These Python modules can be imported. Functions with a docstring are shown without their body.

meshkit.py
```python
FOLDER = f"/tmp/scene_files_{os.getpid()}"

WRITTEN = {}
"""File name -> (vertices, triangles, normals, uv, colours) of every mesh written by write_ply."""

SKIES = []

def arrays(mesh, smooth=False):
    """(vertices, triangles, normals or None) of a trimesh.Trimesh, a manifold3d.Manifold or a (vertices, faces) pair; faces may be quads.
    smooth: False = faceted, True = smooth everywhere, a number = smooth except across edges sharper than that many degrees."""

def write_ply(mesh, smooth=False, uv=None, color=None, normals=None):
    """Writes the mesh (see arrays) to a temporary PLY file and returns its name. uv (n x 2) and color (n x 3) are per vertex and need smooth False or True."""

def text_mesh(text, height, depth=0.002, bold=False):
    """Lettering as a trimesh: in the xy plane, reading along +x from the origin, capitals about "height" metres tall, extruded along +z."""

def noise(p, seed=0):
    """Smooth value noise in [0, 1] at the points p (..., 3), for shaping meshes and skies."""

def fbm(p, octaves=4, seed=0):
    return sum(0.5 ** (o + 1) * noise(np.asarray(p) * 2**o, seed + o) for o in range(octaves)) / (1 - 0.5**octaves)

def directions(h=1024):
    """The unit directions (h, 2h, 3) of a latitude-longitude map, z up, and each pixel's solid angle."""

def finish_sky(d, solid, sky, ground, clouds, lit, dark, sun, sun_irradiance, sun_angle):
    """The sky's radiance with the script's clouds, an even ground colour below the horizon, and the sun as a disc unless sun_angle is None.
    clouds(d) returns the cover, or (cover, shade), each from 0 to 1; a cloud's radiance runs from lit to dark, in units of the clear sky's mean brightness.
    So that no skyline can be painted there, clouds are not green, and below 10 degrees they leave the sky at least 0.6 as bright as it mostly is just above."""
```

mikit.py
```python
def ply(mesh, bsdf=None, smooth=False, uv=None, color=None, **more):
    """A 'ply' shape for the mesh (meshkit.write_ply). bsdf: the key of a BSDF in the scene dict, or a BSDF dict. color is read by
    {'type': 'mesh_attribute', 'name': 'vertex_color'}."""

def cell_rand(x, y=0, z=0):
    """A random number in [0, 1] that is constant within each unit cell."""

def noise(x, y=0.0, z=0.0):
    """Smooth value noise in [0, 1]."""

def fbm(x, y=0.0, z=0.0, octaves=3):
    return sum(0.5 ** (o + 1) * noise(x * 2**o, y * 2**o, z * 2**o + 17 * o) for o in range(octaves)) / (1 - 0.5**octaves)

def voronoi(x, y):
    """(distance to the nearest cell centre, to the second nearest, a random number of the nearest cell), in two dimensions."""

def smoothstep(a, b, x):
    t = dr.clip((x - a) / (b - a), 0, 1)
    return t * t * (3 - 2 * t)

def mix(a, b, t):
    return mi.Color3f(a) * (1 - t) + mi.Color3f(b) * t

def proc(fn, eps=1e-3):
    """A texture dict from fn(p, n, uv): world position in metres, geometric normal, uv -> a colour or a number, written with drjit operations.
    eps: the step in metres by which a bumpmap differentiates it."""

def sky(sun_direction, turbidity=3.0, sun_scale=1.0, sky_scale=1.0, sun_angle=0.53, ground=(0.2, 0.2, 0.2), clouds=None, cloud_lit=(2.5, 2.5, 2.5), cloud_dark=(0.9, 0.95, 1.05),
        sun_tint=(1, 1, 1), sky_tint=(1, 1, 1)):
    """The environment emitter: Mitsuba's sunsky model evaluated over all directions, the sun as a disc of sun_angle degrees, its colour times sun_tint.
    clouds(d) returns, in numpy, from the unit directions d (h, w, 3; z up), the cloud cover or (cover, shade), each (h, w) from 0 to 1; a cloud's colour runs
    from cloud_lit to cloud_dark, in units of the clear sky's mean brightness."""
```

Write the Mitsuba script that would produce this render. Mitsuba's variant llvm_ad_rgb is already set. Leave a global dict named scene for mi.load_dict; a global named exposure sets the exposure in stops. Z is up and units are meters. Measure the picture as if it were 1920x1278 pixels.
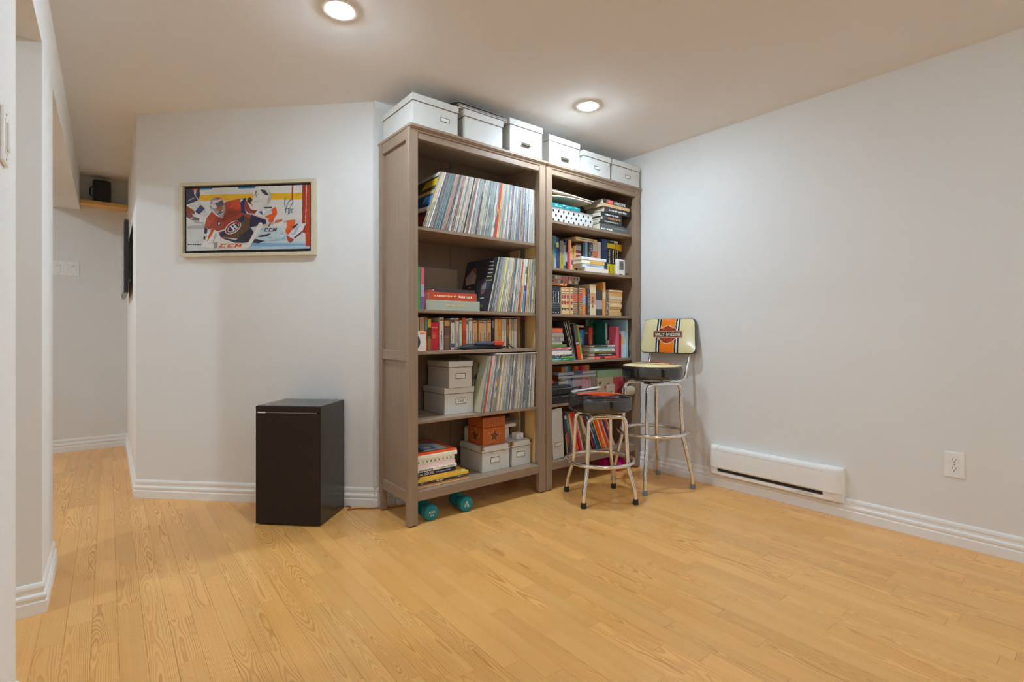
import math, random
import numpy as np, trimesh, drjit as dr, mitsuba as mi
import mikit, meshkit
from mikit import noise, fbm, cell_rand, smoothstep, mix
from shapely.geometry import Polygon, box as sbox
from shapely.ops import unary_union

T = mi.ScalarTransform4f
rng = random.Random(7)
scene, labels = {}, {}

# ------------------------------------------------------------------ camera, light, exposure
exposure = -0.03
CAM = np.array([-1.13923, -2.22311, 0.953]); YAW = 0.6752
scene['camera'] = dict(type='perspective', fov=2 * math.degrees(math.atan(960 / 945.72)), fov_axis='x', near_clip=0.02, far_clip=60.0,
    principal_point_offset_y=16.62 / 1278,
    to_world=T().look_at(origin=CAM.tolist(), target=[CAM[0] + math.sin(YAW), CAM[1] + math.cos(YAW), CAM[2]], up=[0, 0, 1]))
CEIL = 2.212
LAMP_TINT = np.array((0.69, 0.872, 1.035)) * 2.33
LAMPS = [((-0.433, -0.265), 208), ((0.946, -0.298), 235), ((0.26, -1.95), 112), ((1.15, -3.2), 105), ((-0.45, -3.2), 130), ((-2.55, -0.07), 250), ((-2.12, 1.75), 200)]
LAMPS = [(xy, (LAMP_TINT * k).tolist()) for xy, k in LAMPS]

# ------------------------------------------------------------------ helpers
def lin(c, k=1.0):
    c = np.asarray(c, float) / 255.0
    return [float(min(0.93, k * (x / 12.92 if x <= 0.04045 else ((x + 0.055) / 1.055) ** 2.4))) for x in c]

def mat(key, rgb, rough=0.5, **kw):
    b = dict(type='principled', base_color=rgb if isinstance(rgb, dict) else {'type': 'rgb', 'value': lin(rgb)}, roughness=rough, **kw)
    scene[key] = {'type': 'twosided', 'bsdf': b}
    return key

def free(k):
    if k not in USED:
        USED.add(k); return k
    i = 1
    while f'{k}_{i:03d}' in USED:
        i += 1
    k = f'{k}_{i:03d}'; USED.add(k)
    return k
USED = set()

def thing(name, label, cat, group=None):
    k = free(name)
    labels[k] = {'label': label, 'category': cat}
    if group: labels[k]['group'] = group
    return k

def part(parent, name, mesh, m, label=None, smooth=False, **kw):
    k = free(parent + '__' + name)
    scene[k] = mikit.ply(mesh, m, smooth=smooth, **kw)
    if label: labels[k] = {'label': label}
    return k

def struct(name, mesh, m, label, smooth=False, **kw):
    k = free(name)
    scene[k] = mikit.ply(mesh, m, smooth=smooth, **kw)
    labels[k] = {'label': label, 'kind': 'structure'}
    return k

def bx(x0, x1, y0, y1, z0, z1, b=0.0):
    """a box with its edges chamfered by b"""
    if b <= 0:
        m = trimesh.creation.box((x1 - x0, y1 - y0, z1 - z0)); m.apply_translation(((x0 + x1) / 2, (y0 + y1) / 2, (z0 + z1) / 2)); return m
    b = min(b, (x1 - x0) * .45, (y1 - y0) * .45, (z1 - z0) * .45)
    P = []
    for i in (0, 1):
        for j in (0, 1):
            for k in (0, 1):
                x, y, z = (x0, x1)[i], (y0, y1)[j], (z0, z1)[k]
                sx, sy, sz = (1, -1)[i] * b, (1, -1)[j] * b, (1, -1)[k] * b
                P += [(x + sx, y + sy, z), (x + sx, y, z + sz), (x, y + sy, z + sz)]
    return trimesh.convex.convex_hull(np.array(P))

def cat(*ms): return trimesh.util.concatenate([m for m in ms])
def xf(m, M):
    m = m.copy(); m.apply_transform(M); return m
def tr(x, y, z): return trimesh.transformations.translation_matrix((x, y, z))
def rot(a, ax, pt=None): return trimesh.transformations.rotation_matrix(a, ax, pt)
def frame(o, ex, ey, ez):
    M = np.eye(4); M[:3, 0], M[:3, 1], M[:3, 2], M[:3, 3] = ex, ey, ez, o; return M

def fillet(pts, r, n=6):
    pts = [np.asarray(p, float) for p in pts]; out = [pts[0]]
    for a, b, c in zip(pts, pts[1:], pts[2:]):
        u, v = a - b, c - b
        k = min(r, np.linalg.norm(u) * .49, np.linalg.norm(v) * .49)
        p, s = b + u / np.linalg.norm(u) * k, b + v / np.linalg.norm(v) * k
        out += [(1 - t) ** 2 * p + 2 * t * (1 - t) * b + t * t * s for t in np.linspace(0, 1, n)]
    return np.array(out + [pts[-1]])

def tube(pts, r, n=12, closed=False):
    p = np.asarray(pts, float); m = len(p)
    t = (np.roll(p, -1, 0) - np.roll(p, 1, 0)) if closed else np.gradient(p, axis=0)
    t /= np.linalg.norm(t, axis=1, keepdims=True)
    a = np.cross(t[0], (0, 0, 1) if abs(t[0][2]) < .9 else (1, 0, 0)); A = []
    for i in range(m):
        a = a - t[i] * (a @ t[i]); a /= np.linalg.norm(a); A.append(a)
    A = np.array(A); B = np.cross(t, A); th = np.arange(n) * 2 * np.pi / n
    rr = np.broadcast_to(r, (m,))[:, None, None]
    V = (p[:, None] + rr * (np.cos(th)[None, :, None] * A[:, None] + np.sin(th)[None, :, None] * B[:, None])).reshape(-1, 3)
    F = []
    for i in range(m if closed else m - 1):
        for j in range(n):
            a0, a1, b0, b1 = i * n + j, i * n + (j + 1) % n, ((i + 1) % m) * n + j, ((i + 1) % m) * n + (j + 1) % n
            F += [(a0, a1, b1), (a0, b1, b0)]
    if not closed:
        V = np.vstack([V, p[:1], p[-1:]]); c0, c1 = len(V) - 2, len(V) - 1
        for j in range(n):
            F += [(c0, (j + 1) % n, j), (c1, (m - 1) * n + j, (m - 1) * n + (j + 1) % n)]
    return trimesh.Trimesh(V, F, process=False)

def lathe(prof, n=48):
    m = trimesh.creation.revolve(np.array(prof, float), sections=n); return m

def prism(poly, z0, z1):
    p = poly if isinstance(poly, Polygon) else Polygon(poly)
    m = trimesh.creation.extrude_polygon(p, z1 - z0, engine='earcut'); m.apply_translation((0, 0, z0)); return m

class CM:
    """quads, polygons and meshes with one colour each, joined into one mesh with vertex colours"""
    def __init__(s): s.V, s.F, s.C, s.n = [], [], [], 0
    def mesh(s, m, rgb, k=1.0):
        v, f = np.asarray(m.vertices), np.asarray(m.faces)
        v2 = v[f].reshape(-1, 3); f2 = np.arange(len(v2)).reshape(-1, 3)
        s.V.append(v2); s.F.append(f2 + s.n); s.C.append(np.tile(lin(rgb, k), (len(v2), 1))); s.n += len(v2)
        return s
    def quad(s, a, b, c, d, rgb, k=1.0):
        s.V.append(np.array([a, b, c, d], float)); s.F.append(np.array([[0, 1, 2], [0, 2, 3]]) + s.n); s.C.append(np.tile(lin(rgb, k), (4, 1))); s.n += 4
        return s
    def out(s, M=None):
        v = np.vstack(s.V)
        if M is not None: v = v @ M[:3, :3].T + M[:3, 3]
        return dict(mesh=(v, np.vstack(s.F)), color=np.vstack(s.C))
    def part(s, parent, name, m='print_paper', label=None, M=None):
        o = s.out(M); return part(parent, name, o['mesh'], m, label, color=o['color'])

def poly2(P, z=0.0):
    """flat triangulated mesh of a shapely polygon in the xy plane"""
    if isinstance(P, (list, tuple)): P = Polygon(P)
    out = []
    for g in getattr(P, 'geoms', [P]):
        if g.is_empty or g.area < 1e-12 or g.geom_type != 'Polygon': continue
        v, f = trimesh.creation.triangulate_polygon(g, engine='earcut')
        out.append(trimesh.Trimesh(np.c_[v, np.full(len(v), z)], f, process=False))
    return out

def ordinal(n):
    return f"{n}{'th' if 10 <= n % 100 <= 20 else {1: 'st', 2: 'nd', 3: 'rd'}.get(n % 10, 'th')}"

# ------------------------------------------------------------------ materials
def f_wall(p, n, uv):
    v = fbm(p.x * 1.3 + 3, p.y * 1.3, p.z * 1.3) - 0.5
    return mix(lin((226, 226, 223)), lin((222, 221, 217)), v + 0.5)
mat('paint_wall', mikit.proc(f_wall), 0.62, specular=0.35)
mat('paint_ceiling', (231, 228, 224), 0.8, specular=0.2)
mat('paint_trim', (233, 233, 230), 0.35)

def f_floor(p, n, uv):
    i = dr.floor(uv.x / 4)
    x = uv.x - i * 4 - 2
    r1, r2, r3, r4 = (cell_rand(i, k, 5) for k in (1, 2, 3, 4))
    y = uv.y
    straight = smoothstep(0.55, 0.6, r3)                     # about two planks in five are quarter-sawn, with straight grain
    cx = (r1 - 0.5) * 0.05 + straight * (0.07 + 0.10 * r2)
    d = 0.004 + 0.022 * r2 + 0.055 * dr.abs(noise(y * 1.7 + r3 * 50, r1 * 20) - 0.45) + 0.012 * (noise(y * 6 + r3 * 90, x * 26) - 0.5) + 0.003 * (noise(y * 22, x * 60, r1 * 30) - 0.5)
    r = dr.sqrt(dr.square(x - cx) + dr.square(d * (1 - 0.85 * straight)) + 1e-6)
    per = 0.0028 + 0.0022 * r4
    ph = r / per + 1.2 * (noise(x * 50, y * 3.5, r1 * 9) - 0.5)
    w = ph - dr.floor(ph)
    k = cell_rand(dr.floor(ph), i, 3)
    late = smoothstep(0.25, 0.8, w) * (1 - smoothstep(0.88, 1.0, w)) * (0.35 + 0.65 * k)
    fine = noise(x * 1100 + r1 * 100, y * 16, r2 * 7)
    blotch = fbm(x * 14 + r1 * 40, y * 2.5, r3 * 9)
    a = mix(lin((232, 180, 108)), lin((218, 160, 86)), blotch)
    a = mix(a, lin((168, 104, 46)), late * (0.30 + 0.45 * fine) * (1 - 0.30 * straight))
    a = a * (0.95 + 0.10 * fine)
    tone = 0.92 + 0.13 * r4
    warm = r2 - 0.5
    return a * tone * mi.Color3f(1.01 + 0.03 * warm, 0.985, 1.0 - 0.06 * warm)
mat('floor_oak', mikit.proc(f_floor), 0.24, specular=0.45)
mat('floor_gap', (120, 82, 45), 0.8)

def wood(axis, c0, c1, c2, sc=1.0):
    def f(p, n, uv):
        q = [p.x, p.y, p.z]
        l = q[axis]; s, t = [q[k] for k in range(3) if k != axis]
        wv = 0.05 * (noise(l * 1.1 * sc + 3, s * 2.2 + 5, t * 2.2) - 0.5) + 0.012 * (noise(l * 4 * sc, s * 9, t * 9) - 0.5)
        u = (s + t * 0.83 + wv) * sc
        ring = u * 34 + 2.2 * noise(u * 5 + 7, l * 0.7)
        w = ring - dr.floor(ring)
        g = smoothstep(0.15, 0.75, w) * (1 - smoothstep(0.8, 1.0, w))
        h = noise((s + wv * .3) * 420, l * 7, (t + wv * .3) * 420)
        b = fbm(s * 3 + 2, l * 1.1, t * 3)
        c = mix(mix(lin(c0), lin(c1), 0.30 + 0.15 * g + 0.5 * (b - 0.5)), lin(c2), 0.30 * smoothstep(0.4, 0.95, h))
        return c * (0.94 + 0.12 * b)
    return mikit.proc(f)
GREYW = ((158, 136, 114), (134, 111, 91), (112, 97, 84))
mat('case_x', wood(0, *GREYW), 0.42, specular=0.35)
mat('case_y', wood(1, *GREYW), 0.42, specular=0.35)
mat('case_z', wood(2, *GREYW), 0.42, specular=0.35)
mat('case_back', wood(2, (134, 111, 90), (112, 91, 73), (97, 80, 66)), 0.5, specular=0.3)
mat('pine_raw', wood(2, (238, 204, 146), (224, 184, 122), (206, 164, 104), .7), 0.5)
mat('pine_shelf', wood(0, (226, 178, 108), (212, 158, 84), (200, 146, 76), .6), 0.4)
mat('star_wood', wood(2, (196, 104, 44), (168, 78, 28), (140, 62, 24), 1.4), 0.35)
scene['print_paper'] = {'type': 'twosided', 'bsdf': dict(type='principled', base_color={'type': 'mesh_attribute', 'name': 'vertex_color'}, roughness=0.45, specular=0.4)}
scene['print_gloss'] = {'type': 'twosided', 'bsdf': dict(type='principled', base_color={'type': 'mesh_attribute', 'name': 'vertex_color'}, roughness=0.12, specular=0.5)}
mat('pages', (216, 205, 180), 0.8)
mat('box_white', (214, 213, 208), 0.22, specular=0.45)
mat('box_matt', (208, 207, 201), 0.42, specular=0.4)
mat('label_card', (222, 219, 210), 0.7)
mat('pewter', (104, 97, 86), 0.4, metallic=0.6)
mat('board_edge', (120, 110, 98), 0.7)
mat('brass_cap', (172, 146, 100), 0.35, metallic=0.8)
scene['chrome'] = {'type': 'twosided', 'bsdf': dict(type='roughconductor', material='none', alpha=0.035, specular_reflectance={'type': 'rgb', 'value': [0.86, 0.87, 0.89]})}
mat('rubber_black', (38, 36, 35), 0.7)
mat('rubber_grey', (120, 122, 124), 0.6)
mat('vinyl_black', (24, 23, 24), 0.05, specular=1.0, clearcoat=1.0, clearcoat_gloss=0.97)
mat('speaker_black', (52, 48, 45), 0.17, specular=0.5)
mat('speaker_top', (64, 62, 58), 0.16, specular=0.55)
def f_cloth(p, n, uv):
    v = noise(p.x * 900, p.y * 900, p.z * 900); d = smoothstep(0.80, 0.9, noise(p.x * 70, p.y * 70, p.z * 70)) * 0.10
    return mix(lin((46, 37, 32)), lin((62, 50, 43)), v) + mi.Color3f(0.06) * d
mat('grille_cloth', mikit.proc(f_cloth), 0.9, specular=0.15)
mat('plastic_white', (236, 235, 231), 0.3)
mat('plastic_seam', (196, 194, 190), 0.5)
mat('dark_slot', (54, 44, 38), 0.7)
mat('black_plastic', (34, 33, 34), 0.35)
mat('black_soft', (36, 37, 42), 0.65)
mat('grey_metal', (150, 150, 148), 0.4, metallic=0.5)
mat('teal_vinyl', (8, 122, 128), 0.35)
mat('magenta_vinyl', (214, 8, 128), 0.4)
mat('white_ink', (240, 240, 238), 0.5)
mat('dark_ink', (58, 48, 44), 0.6)
mat('frame_silver', (214, 204, 176), 0.32, metallic=0.25)
mat('frame_black', (30, 24, 24), 0.5)
mat('cord_brown', (150, 96, 44), 0.5)
mat('fir_green', (52, 62, 44), 0.7)
mat('gold_bow', (196, 152, 72), 0.4, metallic=0.3)
scene['lens_diffuser'] = {'type': 'twosided', 'bsdf': {'type': 'diffuse', 'reflectance': {'type': 'rgb', 'value': 0.8}}}
mat('clear_plastic', (190, 196, 205), 0.2)
scene['clear_tub'] = {'type': 'thindielectric', 'int_ior': 1.45}

# ------------------------------------------------------------------ room shell
XR, XL, XL2, YB, YF, YN = 1.817, -1.315, -1.505, 0.385, 3.12, -4.1
A, Bc = (0.010, YB), (-1.012, YB + 1.022)
HD = 1.940
struct('wall_right', bx(XR, XR + .1, YN, YB + .1, 0, CEIL), 'paint_wall', 'white wall on the right with the heater and the outlet')
struct('wall_back', bx(A[0] - .02, XR, YB, YB + .1, 0, CEIL), 'paint_wall', 'white wall behind the bookcases')
struct('wall_angled', prism([A, Bc, (Bc[0] + .1, Bc[1] + .02), (A[0] + .02, YB + .1)], 0, CEIL), 'paint_wall', 'white angled wall that carries the hockey picture')
struct('wall_hall_right', bx(Bc[0], Bc[0] + .1, Bc[1] + .02, YF, 0, CEIL), 'paint_wall', 'wall turning into the hallway beside the hockey picture')
struct('wall_hall_far', bx(-3.7, Bc[0] + .1, YF, YF + .1, 0, CEIL), 'paint_wall', 'far hallway wall with the switch plate')
struct('wall_left', bx(XL2, XL, YN, -.51, 0, CEIL), 'paint_wall', 'white wall at the left edge of the picture')
struct('wall_left_pier', bx(XL2, XL, .118, .545, 0, CEIL), 'paint_wall', 'short white wall pier between the two openings on the left')
struct('wall_left_header', cat(bx(XL2, XL, -.51, .118, HD, CEIL), bx(XL2, XL, .545, YF, HD, CEIL)), 'paint_wall', 'dropped header running above the openings on the left')
struct('wall_side_room', cat(bx(-3.8, -3.7, -1.6, YF + .1, 0, CEIL), bx(-3.7, XL2, -1.7, -1.6, 0, CEIL)), 'paint_wall', 'walls of the room beyond the left openings')
struct('wall_near', bx(XL2, XR + .1, YN - .1, YN, 0, CEIL), 'paint_wall', 'wall behind the camera')
struct('ceiling', bx(-3.8, XR + .1, YN - .1, YF + .1, CEIL, CEIL + .1), 'paint_ceiling', 'smooth white ceiling')
k = struct('door_1', bx(.15, .98, YN, YN + .03, 0, 2.0, .004), 'dark_slot', 'dark door behind the camera')
part(k, 'door_handle', cat(xf(lathe([(0, 0), (.012, 0), (.012, .03), (.026, .045), (.022, .066), (0, .07)], 20), frame((.21, YN + .03, .98), (1, 0, 0), (0, 0, -1), (0, 1, 0)))), 'chrome')

# floor: strips of laminate, each a plank of its own
def pxy(x, y, z=0):
    d = np.array([x, y]) - CAM[:2]; c, s = math.cos(YAW), math.sin(YAW)
    X, Y = d[0] * c - d[1] * s, d[0] * s + d[1] * c
    return (960 + 945.72 * X / Y, 622.4 - 945.72 * (z - CAM[2]) / Y, Y) if Y > .05 else (-9e9, 9e9, Y)
fl = struct('floor', bx(-3.8, XR + .1, YN - .1, YF + .1, -.06, -.004), 'floor_gap', 'oak laminate floor of narrow strips')
W = 0.0655
frng = random.Random(3)
planks = []
for c in range(int((XR + .1 + 3.8) / W) + 1):
    x0 = -3.8 + c * W
    if x0 > XR + .05: continue
    y = YN - .1 - frng.random() * .5
    while y < YF + .1:
        L = frng.choice((.30, .38, .44, .52, .60)) + frng.uniform(-.03, .03)
        y0, y1 = max(y, YN - .1), min(y + L, YF + .1); y += L
        if y1 - y0 < .03: continue
        planks.append((x0, min(x0 + W, XR + .1), y0, y1))
def seen(pl):
    x0, x1, y0, y1 = pl
    cx, cy = (x0 + x1) / 2, (y0 + y1) / 2
    if cx > XR or cx < XL2 - .25: return 0
    if cx > A[0] and cy > YB + .05: return 0
    if cx + cy > A[0] + YB + .12 and cx > Bc[0]: return 0
    if cx < XL and not (-.55 < cy < .15 or cy > .9): return 0
    best = 0
    for yy in (y0, cy, y1):
        px, py, Y = pxy(cx, yy)
        if -20 < px < 1940 and 700 < py < 1290: best = max(best, 1 / Y ** 2)
    return best
order = sorted(range(len(planks)), key=lambda i: -seen(planks[i]))
nvis = sum(seen(p) > 0 for p in planks)
def plank_mesh(i):
    x0, x1, y0, y1 = planks[i]
    m = bx(x0 + .0002, x1 - .0002, y0 + .0002, y1 - .0002, -.004, 0, .0004)
    v = np.asarray(m.vertices); off = (i * 37 % 101) * .37
    uv = np.c_[i * 4 + 2 + (v[:, 0] - (x0 + x1) / 2), v[:, 1] - y0 + off]
    return m, uv
rest = []
for rank, i in enumerate(order):
    m, uv = plank_mesh(i)
    if rank < 300 and seen(planks[i]) > 0:
        part(fl, 'plank', m, 'floor_oak', uv=uv)
    else:
        rest.append((m, uv))
k = part(fl, 'plank_field', cat(*[m for m, _ in rest]), 'floor_oak', uv=np.vstack([u for _, u in rest])); labels[k] = {'kind': 'stuff'}

# baseboards: a stepped profile run along the walls with mitred ends
PROF = [(0, 0), (.0135, 0), (.0140, .002), (.0140, .041), (.0125, .043), (.0095, .0455), (.0095, .048), (.0125, .052), (.0135, .058), (.0130, .064), (.0105, .068), (.0060, .070),
        (.0055, .081), (.0075, .0835), (.0080, .090), (.0060, .098), (.0025, .1035), (0, .104)]
def baseboard(p, q, n, m0=0.0, m1=0.0):
    p, q, n = (np.array(v, float) for v in (p, q, n)); d = (q - p) / np.linalg.norm(q - p)
    R = []
    for e, mt, sg in ((p, m0, -1), (q, m1, 1)):
        R.append([np.r_[e + n * a + d * sg * mt * a, z] for a, z in PROF])
    V = np.array(R).reshape(-1, 3); k = len(PROF); F = []
    for i in range(k):
        j = (i + 1) % k; F += [(i, j, k + j), (i, k + j, k + i)]
    cap = trimesh.creation.triangulate_polygon(Polygon(PROF), engine='earcut')
    idx = [min(range(k), key=lambda t: (PROF[t][0] - a) ** 2 + (PROF[t][1] - b) ** 2) for a, b in cap[0]]
    for f in cap[1]:
        F += [tuple(idx[t] for t in f), tuple(k + idx[t] for t in f[::-1])]
    m = trimesh.Trimesh(V, F, process=False); trimesh.repair.fix_normals(m); return m
s2 = 1 / math.sqrt(2); t22 = math.tan(math.pi / 8)
struct('baseboard_right', baseboard((XR, YN), (XR, YB), (-1, 0), 0, -1), 'paint_trim', 'white moulded baseboard along the right wall')
struct('baseboard_back', baseboard((A[0], YB), (XR, YB), (0, -1), -t22, -1), 'paint_trim', 'white baseboard behind the bookcases')
struct('baseboard_angled', baseboard(Bc, A, (-s2, -s2), t22, t22), 'paint_trim', 'white baseboard below the hockey picture')
struct('baseboard_hall_right', baseboard((Bc[0], YF), Bc, (-1, 0), -1, t22), 'paint_trim', 'white baseboard turning into the hallway')
struct('baseboard_hall_far', baseboard((-3.7, YF), (Bc[0], YF), (0, -1), 0, -1), 'paint_trim', 'white baseboard on the far hallway wall')
struct('baseboard_pier', cat(baseboard((XL, .545), (XL, .118), (1, 0), 1, 1), baseboard((XL, .118), (XL2, .118), (0, -1), 1, 1), baseboard((XL2, .545), (XL, .545), (0, 1), 1, 1)), 'paint_trim', 'white baseboard wrapping the short pier on the left')
struct('baseboard_left', cat(baseboard((XL, -.51), (XL, YN), (1, 0), 1, 0), baseboard((XL2, -.51), (XL, -.51), (0, 1), 1, 1)), 'paint_trim', 'white baseboard at the left edge')

# recessed ceiling lamps
for n_, ((x, y), rad) in enumerate(LAMPS):
    lab = ('round recessed ceiling lamp above the floor in front of the hockey picture', 'round recessed ceiling lamp in front of the right bookcase', 'round recessed ceiling lamp nearest behind the camera',
        'round recessed ceiling lamp by the near wall, on the right', 'round recessed ceiling lamp by the near wall, on the left', 'round recessed lamp of the side room beyond the near pier', 'round recessed lamp of the side room by the hallway')[n_]
    t = thing('ceiling_lamp', lab, 'ceiling lamp', 'recessed ceiling lamps')
    part(t, 'trim_ring', xf(lathe([(.051, 0), (.068, 0), (.070, -.003), (.066, -.006), (.055, -.006), (.051, -.003), (.051, 0)], 48), tr(x, y, CEIL)), 'plastic_white', smooth=40)
    prof = [(0, -.020)] + [(.051 * math.sin(a), -.0055 - .0145 * math.cos(a)) for a in np.linspace(.15, math.pi / 2, 8)]
    m = xf(lathe(prof, 40), tr(x, y, CEIL))
    if m.face_normals[:, 2].mean() > 0: m.invert()
    part(t, 'lens', m, 'lens_diffuser', emitter={'type': 'area', 'radiance': {'type': 'rgb', 'value': list(rad)}})
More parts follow.
